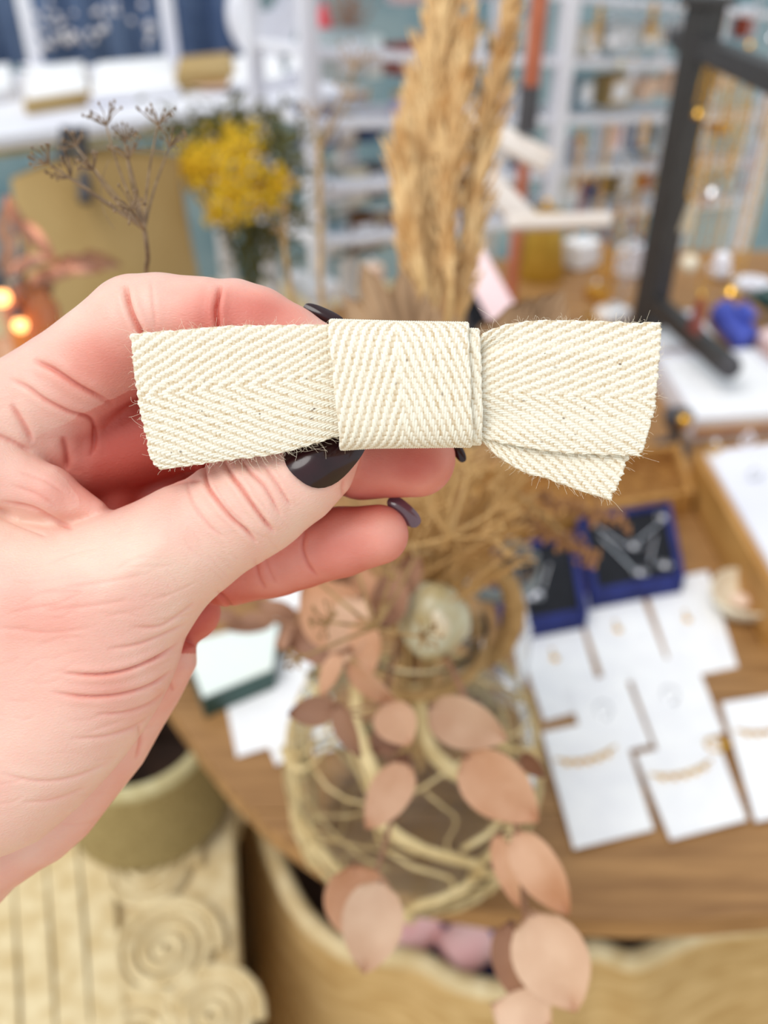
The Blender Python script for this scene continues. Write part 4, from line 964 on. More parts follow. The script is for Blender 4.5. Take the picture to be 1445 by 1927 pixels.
# cream dish
q = pz(1395, 1150, TZ); o = thing('ceramic_dish', (q.x, q.y, TZ), 'cream ceramic shell dish on the table by the tray', 'dish')
MB().lathe((q.x, q.y, TZ), [(.012, .0005), (.022, .004), (.031, .014), (.035, .024), (.033, .0245), (.028, .015), (.018, .007), (0, .006)], 30, wob=.06).build('bowl', M['cream'], o)
MB().ball((q.x - .004, q.y, TZ + .014), .010, 12, 8, (1, 1, .5)).build('soap_stone', M['peach'], o)
# white stacked trays at back right
for q4, z, lab in (([(1232, 668), (1420, 655), (1560, 770), (1310, 786)], TZ + .035, 'white flat jewellery tray behind the wood-framed tray'), ([(1215, 590), (1310, 582), (1350, 640), (1235, 655)], TZ + .03, 'smaller white tray under the lower black arm')):
    r_, P, c = crate(q4, z, .03 if z < TZ + .034 else .035, 'white_tray', lab, M['white'], 'tray', .006)
    ins = [p.lerp(c, .06) - Vector((0, 0, .006)) for p in P]; MB().prism(ins, .012).build('pad', M['card'], r_, smooth=False)
    mb = MB()
    d = P[1] - P[0]
    MB().box((P[3] + P[2]) / 2 + Vector((0, -.0035, -.018)), (P[2] - P[3]) / 2, (0, .002, 0), (0, 0, .004)).build('brass_edge', M['gold'], r_)
# dark figurine with brass knob
q = pz(1262, 850, TZ); o = thing('candle_holder', (q.x, q.y, TZ), 'dark candle holder with a shining brass ball beside the bow tail', 'candle holder')
MB().lathe((q.x, q.y, TZ), [(.022, .001), (.022, .008), (.008, .014), (.006, .03), (.016, .04), (.018, .055), (.014, .056), (.0, .05)], 24).build('holder', M['darkgrey'], o)
MB().ball((q.x + .003, q.y - .012, TZ + .05), .010, 14, 10).build('brass_ball', M['gold'], o)
# things at far right of the table
q = pz(1370, 545, TZ); 
for (x, y, rx, lab) in ((1352, 522, .022, 'small white round soap dish at the back right of the table'), (1412, 548, .034, 'larger white round dish at the back right of the table')):
    q = pz(x, y, TZ); o = thing('white_dish', (q.x, q.y, TZ), lab, 'dish')
    MB().lathe((q.x, q.y, TZ), [(rx * .6, .001), (rx * .95, .008), (rx, .018), (rx * .93, .018), (rx * .6, .008), (0, .007)], 26).build('bowl', M['white'], o)
    MB().ball((q.x, q.y, TZ + .016), rx * .45, 12, 8, (1, 1, .5)).build('soap', M['pearl'], o)
A_ = [(1335, 566), (1375, 560), (1430, 612), (1400, 650)]
P = [pz(x, y, TZ + .03) for x, y in A_]; c = sum(P, Vector()) / 4; o = thing('folded_cloth', (c.x, c.y, TZ), 'cobalt blue folded cloth pouch at the right edge', 'cloth')
MB().box((c.x, c.y, TZ + .015), (P[1] - P[0] + P[2] - P[3]) / 4, (P[3] - P[0] + P[2] - P[1]) / 4, (0, 0, .0145), .008).build('pouch', M['cobalt'], o)
MB().box((c.x + .02, c.y + .01, TZ + .034), (P[1] - P[0] + P[2] - P[3]) / 7, (P[3] - P[0] + P[2] - P[1]) / 10, (0, 0, .004), .003).build('flap', M['cobalt'], o)
q = pz(1430, 600, TZ); o = thing('green_bottle', (q.x, q.y, TZ), 'dark green bottle lying beside the blue pouch', 'bottle')
MB().tube([q + Vector((-.03 + .012 * i, -.004 * i, .04)) for i in range(8)], [.008, .009, .018, .020, .020, .020, .019, .012], 16).build('bottle_body', M['green'], o)
q = pz(1448, 672, TZ); o = thing('pink_candle', (q.x, q.y, TZ), 'small pale pink round candle at the right edge', 'candle')
MB().lathe((q.x, q.y, TZ), [(.020, .001), (.023, .006), (.023, .035), (.019, .039), (0, .039)], 24).build('wax', M['rose'], o)
MB().tube([(q.x, q.y, TZ + .038), (q.x + .001, q.y, TZ + .046)], .001, 6).build('wick', M['darkgrey'], o)
# left part of the table: mint card box and paper
r_ = thing('gift_box', pz(450, 1245, TZ), 'dark green box with a pale mint card lid under the folded fingers', 'box')
q4 = [(340, 1212), (528, 1166), (516, 1262), (380, 1318)]; P = [pz(x, y, TZ + .022) for x, y in q4]; c = sum(P, Vector()) / 4
MB().prism(P, .0215).build('box_body', M['green'], r_, smooth=False); MB().prism([p.lerp(c, .04) + Vector((0, 0, .0022)) for p in P], .002).build('card_lid', M['mint'], r_, smooth=False)
for q4, z, lab in (([(424, 1318), (540, 1262), (548, 1392), (446, 1424)], .0014, 'white paper sheet on the table left of the vase'), ([(500, 1390), (546, 1378), (556, 1416), (520, 1440)], .003, 'small torn white paper tag at the corner of the white sheet'),
                   ([(500, 1250), (600, 1205), (610, 1330), (545, 1350)], .0026, 'white folded card leaning by the left side of the vase'), ([(560, 1350), (640, 1330), (660, 1400), (580, 1420)], .0014, 'white card seen through the glass vase'),
                   ([(510, 1120), (560, 1098), (580, 1140), (500, 1160)], .0014, 'small white card just below the ring finger')):
    P = [pz(x, y, TZ + z) for x, y in q4]; c = sum(P, Vector()) / 4; o = MB().prism(P, .001).build('paper_card', M['card'], smooth=False); tag(o, lab, 'card')

# ================================================================== BLACK STAND
def stand():
    base = pz(1212, 640, TZ); b = Vector((base.x, base.y, TZ))
    root = thing('display_stand', b, 'tall black wooden jewellery stand with cross arms at right', 'stand')
    k = (pY(1318, 8, b.y)); top = k.z
    rot = math.radians(28); e1 = Vector((math.cos(rot), math.sin(rot), 0)); e2 = Vector((-math.sin(rot), math.cos(rot), 0))
    MB().box((b.x, b.y, (TZ + top) / 2), e1 * .019, e2 * .019, (0, 0, (top - TZ) / 2), .002).build('post', M['black'], root)
    MB().box((b.x, b.y, top + .004), e1 * .026, e2 * .026, (0, 0, .006), .002).build('cap', M['black'], root)
    z2 = pY(1335, 88, b.y).z; z3 = pY(1232, 565, b.y).z
    MB().box((b.x, b.y, TZ + .0045), e1 * .05, e2 * .05, (0, 0, .004), .001).build('base_plate', M['black'], root)
    def dirn(px, py, z): q = pz(px, py, z) - b; q.z = 0; return q
    d3 = dirn(1372, 690, z3); l3 = d3.length; d3.normalize(); d = dirn(1462, 150, z2); d.normalize()
    n_ = Vector((-d.y, d.x, 0)); n3 = Vector((-d3.y, d3.x, 0))
    MB().box(Vector((b.x, b.y, z3)) + d3 * l3 * .5, d3 * l3 * .5, n3 * .013, (0, 0, .012), .002).build('lower_arm', M['black'], root)
    MB().box(Vector((b.x, b.y, z2)) + d * .13, d * .21, n_ * .013, (0, 0, .013), .002).build('arm', M['black'], root)
    MB().ball(Vector((b.x, b.y, z3)) + d3 * l3, .016, 12, 8).build('end_knob', M['darkgrey'], root)
    for s_ in (-.088, .348): MB().ball(Vector((b.x, b.y, z2)) + d * s_, .014, 12, 8).build('end_knob', M['darkgrey'], root)
    return b, d, n_, z2
sb, sdv, sn, sz2 = stand()
# chains on the arm
def hang_chain(name, p, L, beads, m, lab, cat='necklace', group=None, gap=.008, r=.0016, pend=None, pm='pearl', pr=.006, w=.006):
    o = thing(name, p, lab, cat, group); r *= 1.5; pr *= 1.35
    mb = MB(); mb.tube([p + Vector((-w, 0, -L * .95)), p + Vector((-w * .9, 0, -L * .5)), p + Vector((-w * .3, 0, 0)), p + Vector((w * .3, 0, 0)), p + Vector((w * .9, 0, -L * .5)), p + Vector((w, 0, -L * .95)), p + Vector((0, 0, -L)), p + Vector((-w, 0, -L * .95))], r * .5, 5)
    mb.build('cord', m, o)
    mb = MB()
    for i in range(beads):
        t = (i + .5) / beads; mb.ball(p + Vector(((-w if i % 2 else w) * (.3 + .6 * t), 0, -L * t)), r, 6, 5)
    mb.build('bead_string', m, o)
    if pend == 'ball': MB().ball(p + Vector((0, 0, -L - pr)), pr, 12, 9).build('pendant', M[pm], o)
    elif pend == 'tassel':
        mb = MB(); rq = random.Random(int(abs(p.x) * 9999))
        for i in range(46):
            a = rq.uniform(0, 2 * PI); q = math.sqrt(rq.random()) * pr
            mb.tube([p + Vector((q * .3 * math.cos(a), q * .3 * math.sin(a), -L)), p + Vector((q * math.cos(a), q * math.sin(a), -L - pr * rq.uniform(3.5, 5)))], .0006, 3, cap=False)
        mb.build('tassel', M[pm], o); MB().ball(p + Vector((0, 0, -L)), pr * .45, 10, 7).build('tassel_head', M['gold'], o)
    elif pend == 'disc': MB().lathe(p + Vector((0, 0, -L - pr * 1.4)), [(0, -pr * .9), (pr * .8, -pr * .5), (pr, 0), (pr * .6, pr * .7), (0, pr)], 12).build('pendant', M[pm], o)
    return o
A0 = Vector((sb.x, sb.y, sz2 - .011))
wd = ['first', 'second', 'third', 'fourth', 'fifth', 'sixth', 'seventh', 'eighth', 'ninth']
for i, (s_, L, m, pe, pm, prr) in enumerate([(.05, .05, 'gold', 'disc', 'gold', .006), (.09, .16, 'gold', 'tassel', 'cream', .007), (.13, .22, 'gold', 'ball', 'cream', .009), (.16, .12, 'gold', 'disc', 'silver', .007), (.20, .25, 'gold', 'tassel', 'brick', .008), (.24, .18, 'silver', 'ball', 'pearl', .008), (.29, .2, 'gold', 'disc', 'gold', .007)]):
    hang_chain('necklace', A0 + sdv * s_ , L, 16, M[m], f'{m} necklace ending in a {dict(gold="gold", cream="cream", silver="silver", brick="brick-red", pearl="pearl")[pm]} {dict(disc="drop", tassel="tassel", ball="bead")[pe]}, {wd[i]} along the black arm', pend=pe, pm=pm, pr=prr, group='necklaces on the black stand')
for i, s_ in enumerate((-.04, -.07)):
    hang_chain('necklace', A0 + sdv * s_, .10 + .05 * i, 12, M['silver' if i else 'gold'], ['short gold necklace on the stub of the black arm nearest the post', 'longer silver necklace on the far stub of the black arm'][i], pend='disc', pm='silver', pr=.007, group='necklaces on the black stand')

# ================================================================== WHITE COUNTER (upper left)
CZ = 1.0
cf = [(-420, 322), (692, 176)]; f0 = pz(-420, 310, CZ); f1 = pz(694, 172, CZ); dv_ = (f1 - f0).normalized(); nv_ = Vector((-dv_.y, dv_.x, 0)); dep = .72
ctr = thing('white_counter', ((f0 + f1) / 2).to_tuple(), 'white counter top with an olive edge standing behind on the left', 'counter'); ctr.location.z = 0
q = [f0, f1, f1 + nv_ * dep, f0 + nv_ * dep]
MB().prism(q, .018).build('counter_top', M['white'], ctr, smooth=False)
MB().box((f0 + f1) / 2 + nv_ * .006 - Vector((0, 0, .024)), (f1 - f0) / 2, nv_ * .006, (0, 0, .006)).build('edge_strip', mat('olive_edge', srgb(150, 128, 62), .6, c2=srgb(170, 148, 84), scale=20), ctr)
for s_, t_ in ((.04, .04), (.96, .04), (.04, .92), (.96, .92)):
    p_ = f0.lerp(f1, s_) + nv_ * dep * t_; MB().box((p_.x, p_.y, .491), dv_ * .018, nv_ * .018, (0, 0, .491), .003).build('leg', M['white'], ctr)
def on_counter(px, py): return pz(px, py, CZ)
def item_box(q4, z, h, name, m, lab, cat, lid=None, group=None, top=None):
    P = [pz(x, y, z + h) for x, y in q4]; c = sum(P, Vector()) / 4; e1 = (P[1] - P[0] + P[2] - P[3]) / 4; e2 = (P[3] - P[0] + P[2] - P[1]) / 4
    o = thing(name, (c.x, c.y, z), lab, cat, group)
    MB().box((c.x, c.y, z + h / 2 + .0004), e1, e2, (0, 0, h / 2 - .0004), .003).build('body', M[m], o)
    MB().box((c.x, c.y, z + h + .002), e1 * .93, e2 * .9, (0, 0, .002), .001).build('lid', M[top or m], o)
    return o
item_box([(48, 128), (162, 114), (166, 176), (50, 192)], CZ, .022, 'white_box', 'kraft', 'square white-topped box with kraft sides on the white counter', 'box', top='card')
item_box([(172, 120), (330, 104), (330, 168), (176, 184)], CZ, .015, 'white_box', 'white', 'long flat white box on the white counter beside the kraft box', 'box', top='card')
item_box([(-60, 135), (20, 118), (24, 168), (-60, 186)], CZ, .02, 'white_box', 'white', 'white box at the far left end of the white counter', 'box', top='card')
item_box([(330, 110), (440, 98), (436, 134), (334, 146)], CZ, .03, 'kraft_box', 'kraft', 'tan kraft box on the white counter behind a peach saucer', 'box')
item_box([(540, 80), (655, 66), (664, 118), (548, 134)], CZ, .03, 'white_box', 'white', 'tall-sided white box at the right end of the white counter', 'box', top='card')
item_box([(430, 110), (530, 98), (532, 150), (436, 164)], CZ, .018, 'white_box', 'white', 'white box on the white counter between the kraft box and the right end', 'box', top='card')
q = on_counter(402, 168); o = thing('saucer', (q.x, q.y, CZ), 'small peach saucer on the white counter in front of the kraft box', 'saucer')
MB().lathe(q, [(.02, .001), (.045, .006), (.055, .014), (.052, .014), (.04, .008), (0, .006)], 28).build('plate', M['peach'], o)
# moon shaped stand
q = on_counter(500, 120); o = thing('moon_ornament', (q.x, q.y, CZ), 'white round ornament with a dark crescent opening on the counter', 'ornament')
mc = Vector((q.x, q.y, CZ + .105)); side = dv_
mb = MB(); n_ = 36
outer = [mc + side * .085 * math.cos(2 * PI * k / n_) + Vector((0, 0, .095 * math.sin(2 * PI * k / n_))) for k in range(n_)]
inner = [mc + side * (.012 + .05 * math.cos(2 * PI * k / n_)) + Vector((0, 0, .048 + .042 * math.sin(2 * PI * k / n_))) for k in range(n_)]
vs = []; 
for P_ in (outer, inner):
    for s_ in (-1, 1): vs += [p_ + nv_ * .022 * s_ for p_ in P_]
fs = []
for k in range(n_):
    j = (k + 1) % n_; O0, O1, I0, I1 = 0, n_, 2 * n_, 3 * n_
    fs += [(O0 + k, O0 + j, O1 + j, O1 + k), (I0 + k, I1 + k, I1 + j, I0 + j), (O0 + k, I0 + k, I0 + j, O0 + j), (O1 + k, O1 + j, I1 + j, I1 + k)]
MB().add(vs, fs).build('moon_ring', M['white'], o)
MB().box((q.x, q.y, CZ + .006), side * .05, nv_ * .03, (0, 0, .0055), .002).build('plinth', M['white'], o)
# red candle and small dark flower bunch
q = on_counter(612, 108); o = thing('red_candle', (q.x, q.y, CZ), 'small bright red candle on the counter under the shelf', 'candle')
MB().lathe((q.x, q.y, CZ), [(.018, .001), (.024, .03), (.022, .07), (.012, .11), (0, .125)], 20).build('wax', M['red'], o); MB().tube([(q.x, q.y, CZ + .12), (q.x, q.y, CZ + .135)], .001, 5).build('wick', M['darkgrey'], o)
q = on_counter(655, 120); o = thing('dried_posy', (q.x, q.y, CZ), 'small brown dried posy on the right end of the counter', 'dried flower')
MB().lathe((q.x, q.y, CZ), [(.018, .001), (.022, .02), (.016, .05), (.014, .05), (0, .02)], 16).build('pot', M['darkgrey'], o)
mb = MB(); rr = random.Random(2)
for i in range(70):
    e_ = Vector((q.x + rr.gauss(0, .03), q.y + rr.gauss(0, .03), CZ + .12 + rr.gauss(0, .03))); mb.tube([(q.x, q.y, CZ + .045), e_], .0009, 4); mb.ball(e_, rr.uniform(.002, .005), 6, 4)
o2 = mb.build('flower_heads', M['leaf3'], o); o2['kind'] = 'stuff'
# white uprights on the counter
for i, (x, y0p, y1p) in enumerate(((30, -60, 118), (292, -60, 128))):
    b = pz(x + 40 if i == 0 else x + 35, 128 if i == 0 else 118, CZ); MB_ = MB().box((b.x, b.y, CZ + .25 + .001), dv_ * .014, nv_ * .014, (0, 0, .249), .003)
    o = thing('white_upright', (b.x, b.y, CZ), ['white upright post at the far left of the counter', 'white upright post in the middle of the counter against the blue cloth'][i], 'post')
    m_ = MB_.build('post_shaft', M['white'], o); MB().box((b.x, b.y, CZ + .004), dv_ * .03, nv_ * .03, (0, 0, .0035), .001).build('foot_plate', M['white'], o)

# blue cloth behind the counter; white beads added for its sequin glints
BY = 2.95
c0 = pY(-200, 110, BY); c1 = pY(470, 95, BY)
cloth_b = MB(); nx, nz = 50, 6; vs = []
for s_ in (0, 1):
    for i in range(nx + 1):
        for j in range(nz + 1):
            x = c0.x + (c1.x - c0.x) * i / nx; z = c0.z - .02 + .55 * j / nz
            vs.append((x, BY + .02 * math.sin(i * 1.3) + .012 * math.sin(i * .5 + j) + s_ * .006, z))
N = (nx + 1) * (nz + 1); fs = []
for i in range(nx):
    for j in range(nz):
        a = i * (nz + 1) + j; b = a + nz + 1; fs += [(a, b, b + 1, a + 1), (a + N, a + 1 + N, b + 1 + N, b + N)]
    for j in (0, nz):
        a = i * (nz + 1) + j; b = a + nz + 1; fs.append((a, b, b + N, a + N))
cb = thing('blue_hanging_cloth', (c0.x, BY, c0.z), 'dark blue-grey hanging cloth dotted with white beads for sequin glints behind the counter', 'cloth')
cloth_b.add(vs, fs).build('cloth_panel', M['blue'], cb)
rr = random.Random(12)
for i in range(46):
    x, y = rr.uniform(60, 290), rr.uniform(4, 92); p_ = pY(x, y, BY - .045)
    MB().ball(p_, rr.uniform(.006, .010), 8, 6).build('pearl', M['pearl'], cb)
rod = pY(130, -40, BY)
MB().tube([(c0.x - .05, BY, c0.z + .52), (c1.x + .05, BY, c0.z + .52)], .01, 8).build('rod', M['darkgrey'], cb)
for i in (0, 1): MB().tube([((c0.x if i == 0 else c1.x) , BY + .02, 0), ((c0.x if i == 0 else c1.x), BY + .02, c0.z + .52)], .01, 8).build('rod_post', M['darkgrey'], cb)

# ================================================================== WHITE RACK behind the bouquet
RA = (-.10, 1.62); RD = (.82, .572)
RDv = Vector((RD[0], RD[1], 0)); RNv = Vector((-RD[1], RD[0], 0))
rack = thing('white_rack', (RA[0], RA[1], 0), 'tall white open rack of shelves behind the dried grass', 'rack')
def rack_post(px, py, thick=.012, z1=1.62, zlow=0):
    b = pv(px, py, RA, RD)
    for dd in (0, .2): MB().box((b.x + RNv.x * dd, b.y + RNv.y * dd, z1 / 2), RDv * thick, RNv * thick, (0, 0, z1 / 2), .002).build('upright', M['white'], rack)
    return b
rack_post(592, 350, .014); rack_post(1052, 200, .016); rack_post(1425, 300, .016)
sL = pv(592, 350, RA, RD); sR = pv(1425, 300, RA, RD)
shz = [.735, .835, .945, 1.055, 1.17]
for z in shz:
    c = (sL + sR) / 2 + RNv * .10; MB().box((c.x, c.y, z - .007), (sR - sL) / 2 - RDv * .0, RNv * .10, (0, 0, .007), .002).build('shelf', M['white'], rack)
def rack_item(px, w, h, dd, zi, name, m, lab, cat, tilt=0, d2=.05, group=None, style='box'):
    z = shz[zi]; b = pv(px, 300, RA, RD); b = Vector((b.x, b.y, z)) + RNv * dd
    o = thing(name, b, lab, cat, group)
    if style == 'box':
        R_ = Matrix.Rotation(tilt, 3, RNv); 
        up = R_ @ Vector((0, 0, 1)); e1 = R_ @ RDv; lift = abs(math.sin(tilt)) * w / 2
        MB().box(b + Vector((0, 0, lift + .0008)) + up * h / 2, e1 * w / 2, RNv * d2 / 2, up * h / 2, .002).build('body', M[m], o)
        MB().box(b + Vector((0, 0, lift + .0008)) + up * h / 2 - RNv * (d2 / 2 + .0008), e1 * w * .4, RNv * .0008, up * h * .38).build('front_label', M['card' if m != 'card' else 'kraft'], o)
    elif style == 'bowl':
        MB().lathe(b, [(w * .25, .001), (w * .42, h * .4), (w * .5, h), (w * .46, h), (w * .36, h * .5), (0, h * .25)], 24).build('bowl', M[m], o)
        MB().ball(b + Vector((0, 0, h * .8)), w * .25, 10, 8).build('content', M['pearl'], o)
    elif style == 'jar':
        MB().lathe(b, [(w * .45, .001), (w * .5, h * .1), (w * .5, h * .7), (w * .3, h * .82), (w * .3, h * .9), (0, h * .9)], 20).build('jar_body', M[m], o)
        MB().lathe(b + Vector((0, 0, h * .9)), [(w * .33, 0), (w * .33, h * .1), (0, h * .1)], 16).build('lid', M['gold'], o)
    return o
rk = random.Random(77)
kinds = {'box': ['carton', 'card_box', 'small_box'], 'jar': ['lidded_jar'], 'bowl': ['trinket_bowl']}
pal = [('card', 'white'), ('white', 'soft white'), ('books', 'pale grey'), ('blue', 'slate blue'), ('teal', 'dusty teal'), ('kraft', 'kraft brown'), ('lilac', 'lilac'), ('mint', 'pale mint'), ('darkgrey', 'charcoal'), ('cream', 'cream'), ('rose', 'pale pink'), ('peach', 'peach'), ('brick', 'brick red'), ('silver', 'silver')]
wrd = ['first', 'second', 'third', 'fourth', 'fifth', 'sixth', 'seventh', 'eighth', 'ninth', 'tenth', 'eleventh', 'twelfth', 'thirteenth', 'fourteenth', 'fifteenth']
fixed = {0: [(640, 'teal', 'box'), (672, 'books', 'box'), (712, 'wood_dark', 'box'), (745, 'kraft', 'box')], 1: [(630, 'teal', 'box'), (662, 'books', 'box'), (700, 'cream', 'box'), (742, 'darkgrey', 'box')], 2: [(636, 'blue', 'box'), (680, 'kraft', 'box'), (730, 'blue', 'bowl')], 3: [(690, 'books', 'box'), (730, 'mint', 'box')], 4: []}
pn = dict(pal); pn['wood_dark'] = 'dark brown'
lev = ['lowest', 'second', 'third', 'fourth', 'top']
def rack_fill(zi, row):
    for n_i, (px, m, st) in enumerate(row):
        w = rk.uniform(.04, .075); h = rk.uniform(.05, .085) if st != 'bowl' else rk.uniform(.035, .055); z = shz[zi]
        b = pv(px, 300, RA, RD); b = Vector((b.x, b.y, z)) + RNv * .075
        nm = rk.choice(kinds[st]); lab = f'{pn[m]} {nm.replace("_", " ")}, {wrd[n_i]} from left on the {lev[zi]} shelf of the white rack'
        o = thing(nm, b, lab, st if st != 'box' else 'box', 'wares on the white rack')
        if st == 'box':
            MB().box(b + Vector((0, 0, h / 2 + .0008)), RDv * w / 2, RNv * w * .4, (0, 0, h / 2), .002).build('body', M[m], o)
            MB().box(b + Vector((0, 0, h / 2 + .0008)) - RNv * (w * .4 + .001), RDv * w * .36, RNv * .001, (0, 0, h * .3)).build('front_label', M['card' if m not in ('card', 'white') else rk.choice(['blue', 'kraft', 'rose'])], o)
        elif st == 'bowl':
            MB().lathe(b, [(w * .3, .001), (w * .5, h * .4), (w * .6, h), (w * .55, h), (w * .42, h * .5), (0, h * .25)], 24).build('bowl', M[m], o)
            MB().ball(b + Vector((0, 0, h * .8)), w * .3, 10, 8).build('content', M[rk.choice(['pearl', 'lilac', 'brick', 'silver'])], o)
        else:
            MB().lathe(b, [(w * .42, .001), (w * .46, h * .1), (w * .46, h * .7), (w * .3, h * .82), (w * .3, h * .9), (0, h * .9)], 20).build('jar_body', M[m], o)
            MB().lathe(b + Vector((0, 0, h * .9)), [(w * .33, 0), (w * .33, h * .1), (0, h * .1)], 16).build('lid', M[rk.choice(['gold', 'darkgrey', 'white'])], o)
for zi in range(5):
    row = list(fixed[zi]); x = 800
    while x < 1405:
        if abs(x - 1052) > 32: row.append((x, rk.choice(pal)[0], rk.choice(['box', 'box', 'jar', 'bowl'])))
        x += rk.uniform(44, 62)
    rack_fill(zi, row[:15])
# necklaces hanging along the front of the shelves
rr = random.Random(44); k = 0
cols = {'silver': 'silver', 'gold': 'gold', 'brick': 'brick-red', 'pearl': 'pearl', 'cream': 'cream', 'lilac': 'lilac'}
for zi, xs, words in ((4, [1080, 1105, 1128, 1150, 1172, 1195, 1216, 1240, 1350, 1385, 1420], 'top'), (2, [1075, 1100, 1125, 1160, 1190, 1225, 1345, 1375, 1405], 'third'), (1, [1090, 1125, 1165, 1195, 1225, 1300, 1330, 1360, 1395], 'second'), (0, [1000, 1080, 1120, 1150, 1185, 1215], 'lowest')):
    for x in xs:
        b = pv(x, 300, RA, RD); b = Vector((b.x, b.y, shz[zi] - .015)) - RNv * .022
        m = rr.choice(['gold', 'silver', 'silver', 'gold'] if zi > 1 else ['gold', 'brick', 'silver', 'gold']); pm = rr.choice(['pearl', 'silver', 'gold', 'cream'] if zi > 1 else ['brick', 'brick', 'pearl', 'cream', 'gold'])
        pe = rr.choice(['ball', 'disc', 'tassel', 'disc'])
        pos = 'left of the black post' if x < 1280 else 'right of the black post'
        idx = sorted([q_ for q_ in xs if (q_ < 1280) == (x < 1280)]).index(x)
        hang_chain('hanging_necklace', b, rr.uniform(.05, .11), 10, M[m], f'{m} necklace with {cols[pm]} {dict(disc="drop", tassel="tassel", ball="bead")[pe]}, {wd[min(idx, 8)]} on {words} shelf edge, {pos}', pend=pe, pm=pm, pr=rr.uniform(.005, .009), group='necklaces hung from the rack shelves', r=.0028)
        # small hook
# copper rods
for (xa, ya, xb, yb, d0, d1, m, lab) in ((1012, -40, 990, 200, 1.02, .98, 'terra', 'upper terracotta-coloured rod with a dark end left of the rack post'), (980, 280, 962, 560, .95, .98, 'terra', 'lower terracotta-coloured rod standing on the table right of the dried grass')):
    b = pd(xb, yb, d1); t = pd(xa, ya, d0)
    if lab.startswith('lower'):
        b = pz(958, 590, TZ); t = pY(982, 285, b.y); t.x = b.x + .003
    else: b = pY(990, 250, b.y + .0); t = Vector((b.x + .004, b.y, b.z + .32)); 
    o = thing('copper_rod', b, lab, 'rod'); MB().tube([b + Vector((0, 0, .001)), t], .0095, 12).build('rod_shaft', M[m], o)
    MB().tube([b + Vector((0, 0, .001)), b + Vector((0, 0, .05 if not lab.startswith('lower') else .008))], .0115, 12).build('end_cap', M['darkgrey'], o)
# white wedge signs near the rods
for (x, y, w, h, a, d, m, lab) in ((955, 265, .07, .018, .5, 1.0, 'cream', 'cream wooden bar tilted on the copper rod'), (905, 330, .10, .02, .8, 1.02, 'cream', 'cream wooden bar crossing behind the dried grass'), (1050, 417, .075, .011, -.03, .98, 'cream', 'short thick cream ledge right of the copper rod')):
    c = pd(x, y, d); e1 = RT * math.cos(a) * 1 - UP * math.sin(a); e3 = e1.cross(FW).normalized(); e1.normalize()
    o = MB().box(c, e1 * w * .8, e3 * h * .7, e1.cross(e3) * .008, .002).build('cream_bar', M['bar']); tag(o, lab, 'bar')
# pink card, black easel near
b = pz(925, 600, TZ); c = pd(918, 535, .93)
o = thing('pink_card', b, 'pale pink card leaning on a black easel behind the knot', 'card'); ax = (pd(890, 490, .95) - pd(945, 590, .93)); ax2 = ax.normalized(); sd_ = ax2.cross(FW).normalized()
cpt = pd(918, 540, .94)
MB().box(cpt, ax * .6, sd_ * .016, ax2.cross(sd_) * .002, .0008).build('card_sheet', M['rose'], o)
MB().box((cpt.x - .01, cpt.y + .02, (TZ + cpt.z) / 2 - .012), RT * .012, (0, .002, 0), (0, 0, (cpt.z - TZ) / 2 - .0125), .001).build('easel_leg', M['darkgrey'], o)
MB().box(pd(890, 560, .95), (pd(880, 510, .95) - pd(905, 610, .95)) * .5, sd_ * .012, ax2.cross(sd_) * .003, .001).build('easel', M['velvet'], o)
# gold dome
q = pz(1015, 520, TZ); o = thing('gold_cloche', (q.x, q.y, TZ), 'gold ribbed cone stand on the table behind the palm leaf', 'stand')
MB().lathe((q.x, q.y, TZ), [(.045, .001), (.046, .01), (.036, .08), (.03, .12), (.012, .125), (0, .125)], 30, wob=.02).build('cone', mat('brass', srgb(172, 134, 40), .4, .7, c2=srgb(200, 160, 66), scale=20), o)
MB().ball((q.x, q.y, TZ + .133), .008, 10, 8).build('knob', M['gold'], o)
# pieces on the back of the table between rack and bow
for (x, y, w, h, m, lab) in ((1090, 500, .05, .05, 'card', 'white block on the table behind the right tail of the bow'), (1180, 520, .035, .06, 'pearl', 'round-topped white block just left of the black stand'), (600, 560, .05, .03, 'card', 'white block behind the index fingernail'), (560, 545, .03, .03, 'card', 'small white block left of the one behind the index fingernail'), (1150, 600, .04, .02, 'card', 'low white block at the base of the black stand'), (700, 560, .03, .06, 'peach', 'peach block between the slim palm blades'), (1120, 560, .03, .02, 'gold', 'gold block on the table behind the broad palm leaf')):
    q = pz(x, y, TZ); o = thing('display_block', (q.x, q.y, TZ), lab, 'block')
    MB().box((q.x, q.y, TZ + h / 2 + .0005), RDv * w / 2 * 1.2, RNv * w / 2, (0, 0, h / 2), .004).build('block_body', M[m], o)
    MB().ball((q.x, q.y, TZ + h + .006), .006, 10, 7).build('stud', M['silver'], o)
q = pz(1140, 520, TZ)
for i, (x, yb, L, m) in enumerate(((1138, 600, .17, 'gold'), (1118, 600, .13, 'gold'), (1162, 600, .15, 'silver'))):
    q = pz(x, yb, TZ); o = thing('earring_tree', (q.x, q.y, TZ), ['tall gold bead spray standing left of the black post', 'shorter gold bead spray standing leftmost behind the bow tail', 'silver bead spray standing closest to the black post'][i], 'ornament')
    MB().tube([(q.x, q.y, TZ + .001), (q.x, q.y, TZ + L)], .0016, 6).build('spindle', M[m], o); MB().lathe((q.x, q.y, TZ), [(.018, .001), (.018, .004), (.003, .006), (0, .006)], 16).build('base', M[m], o)
    mb = MB(); rr = random.Random(i)
    for _ in range(60):
        a = rr.uniform(0, 2 * PI); z = rr.uniform(.03, L); r_ = rr.uniform(.004, .016); mb.ball((q.x + r_ * math.cos(a), q.y + r_ * math.sin(a), TZ + z), rr.uniform(.0015, .003), 6, 5)
    mb.build('bead_cluster', M[m], o)

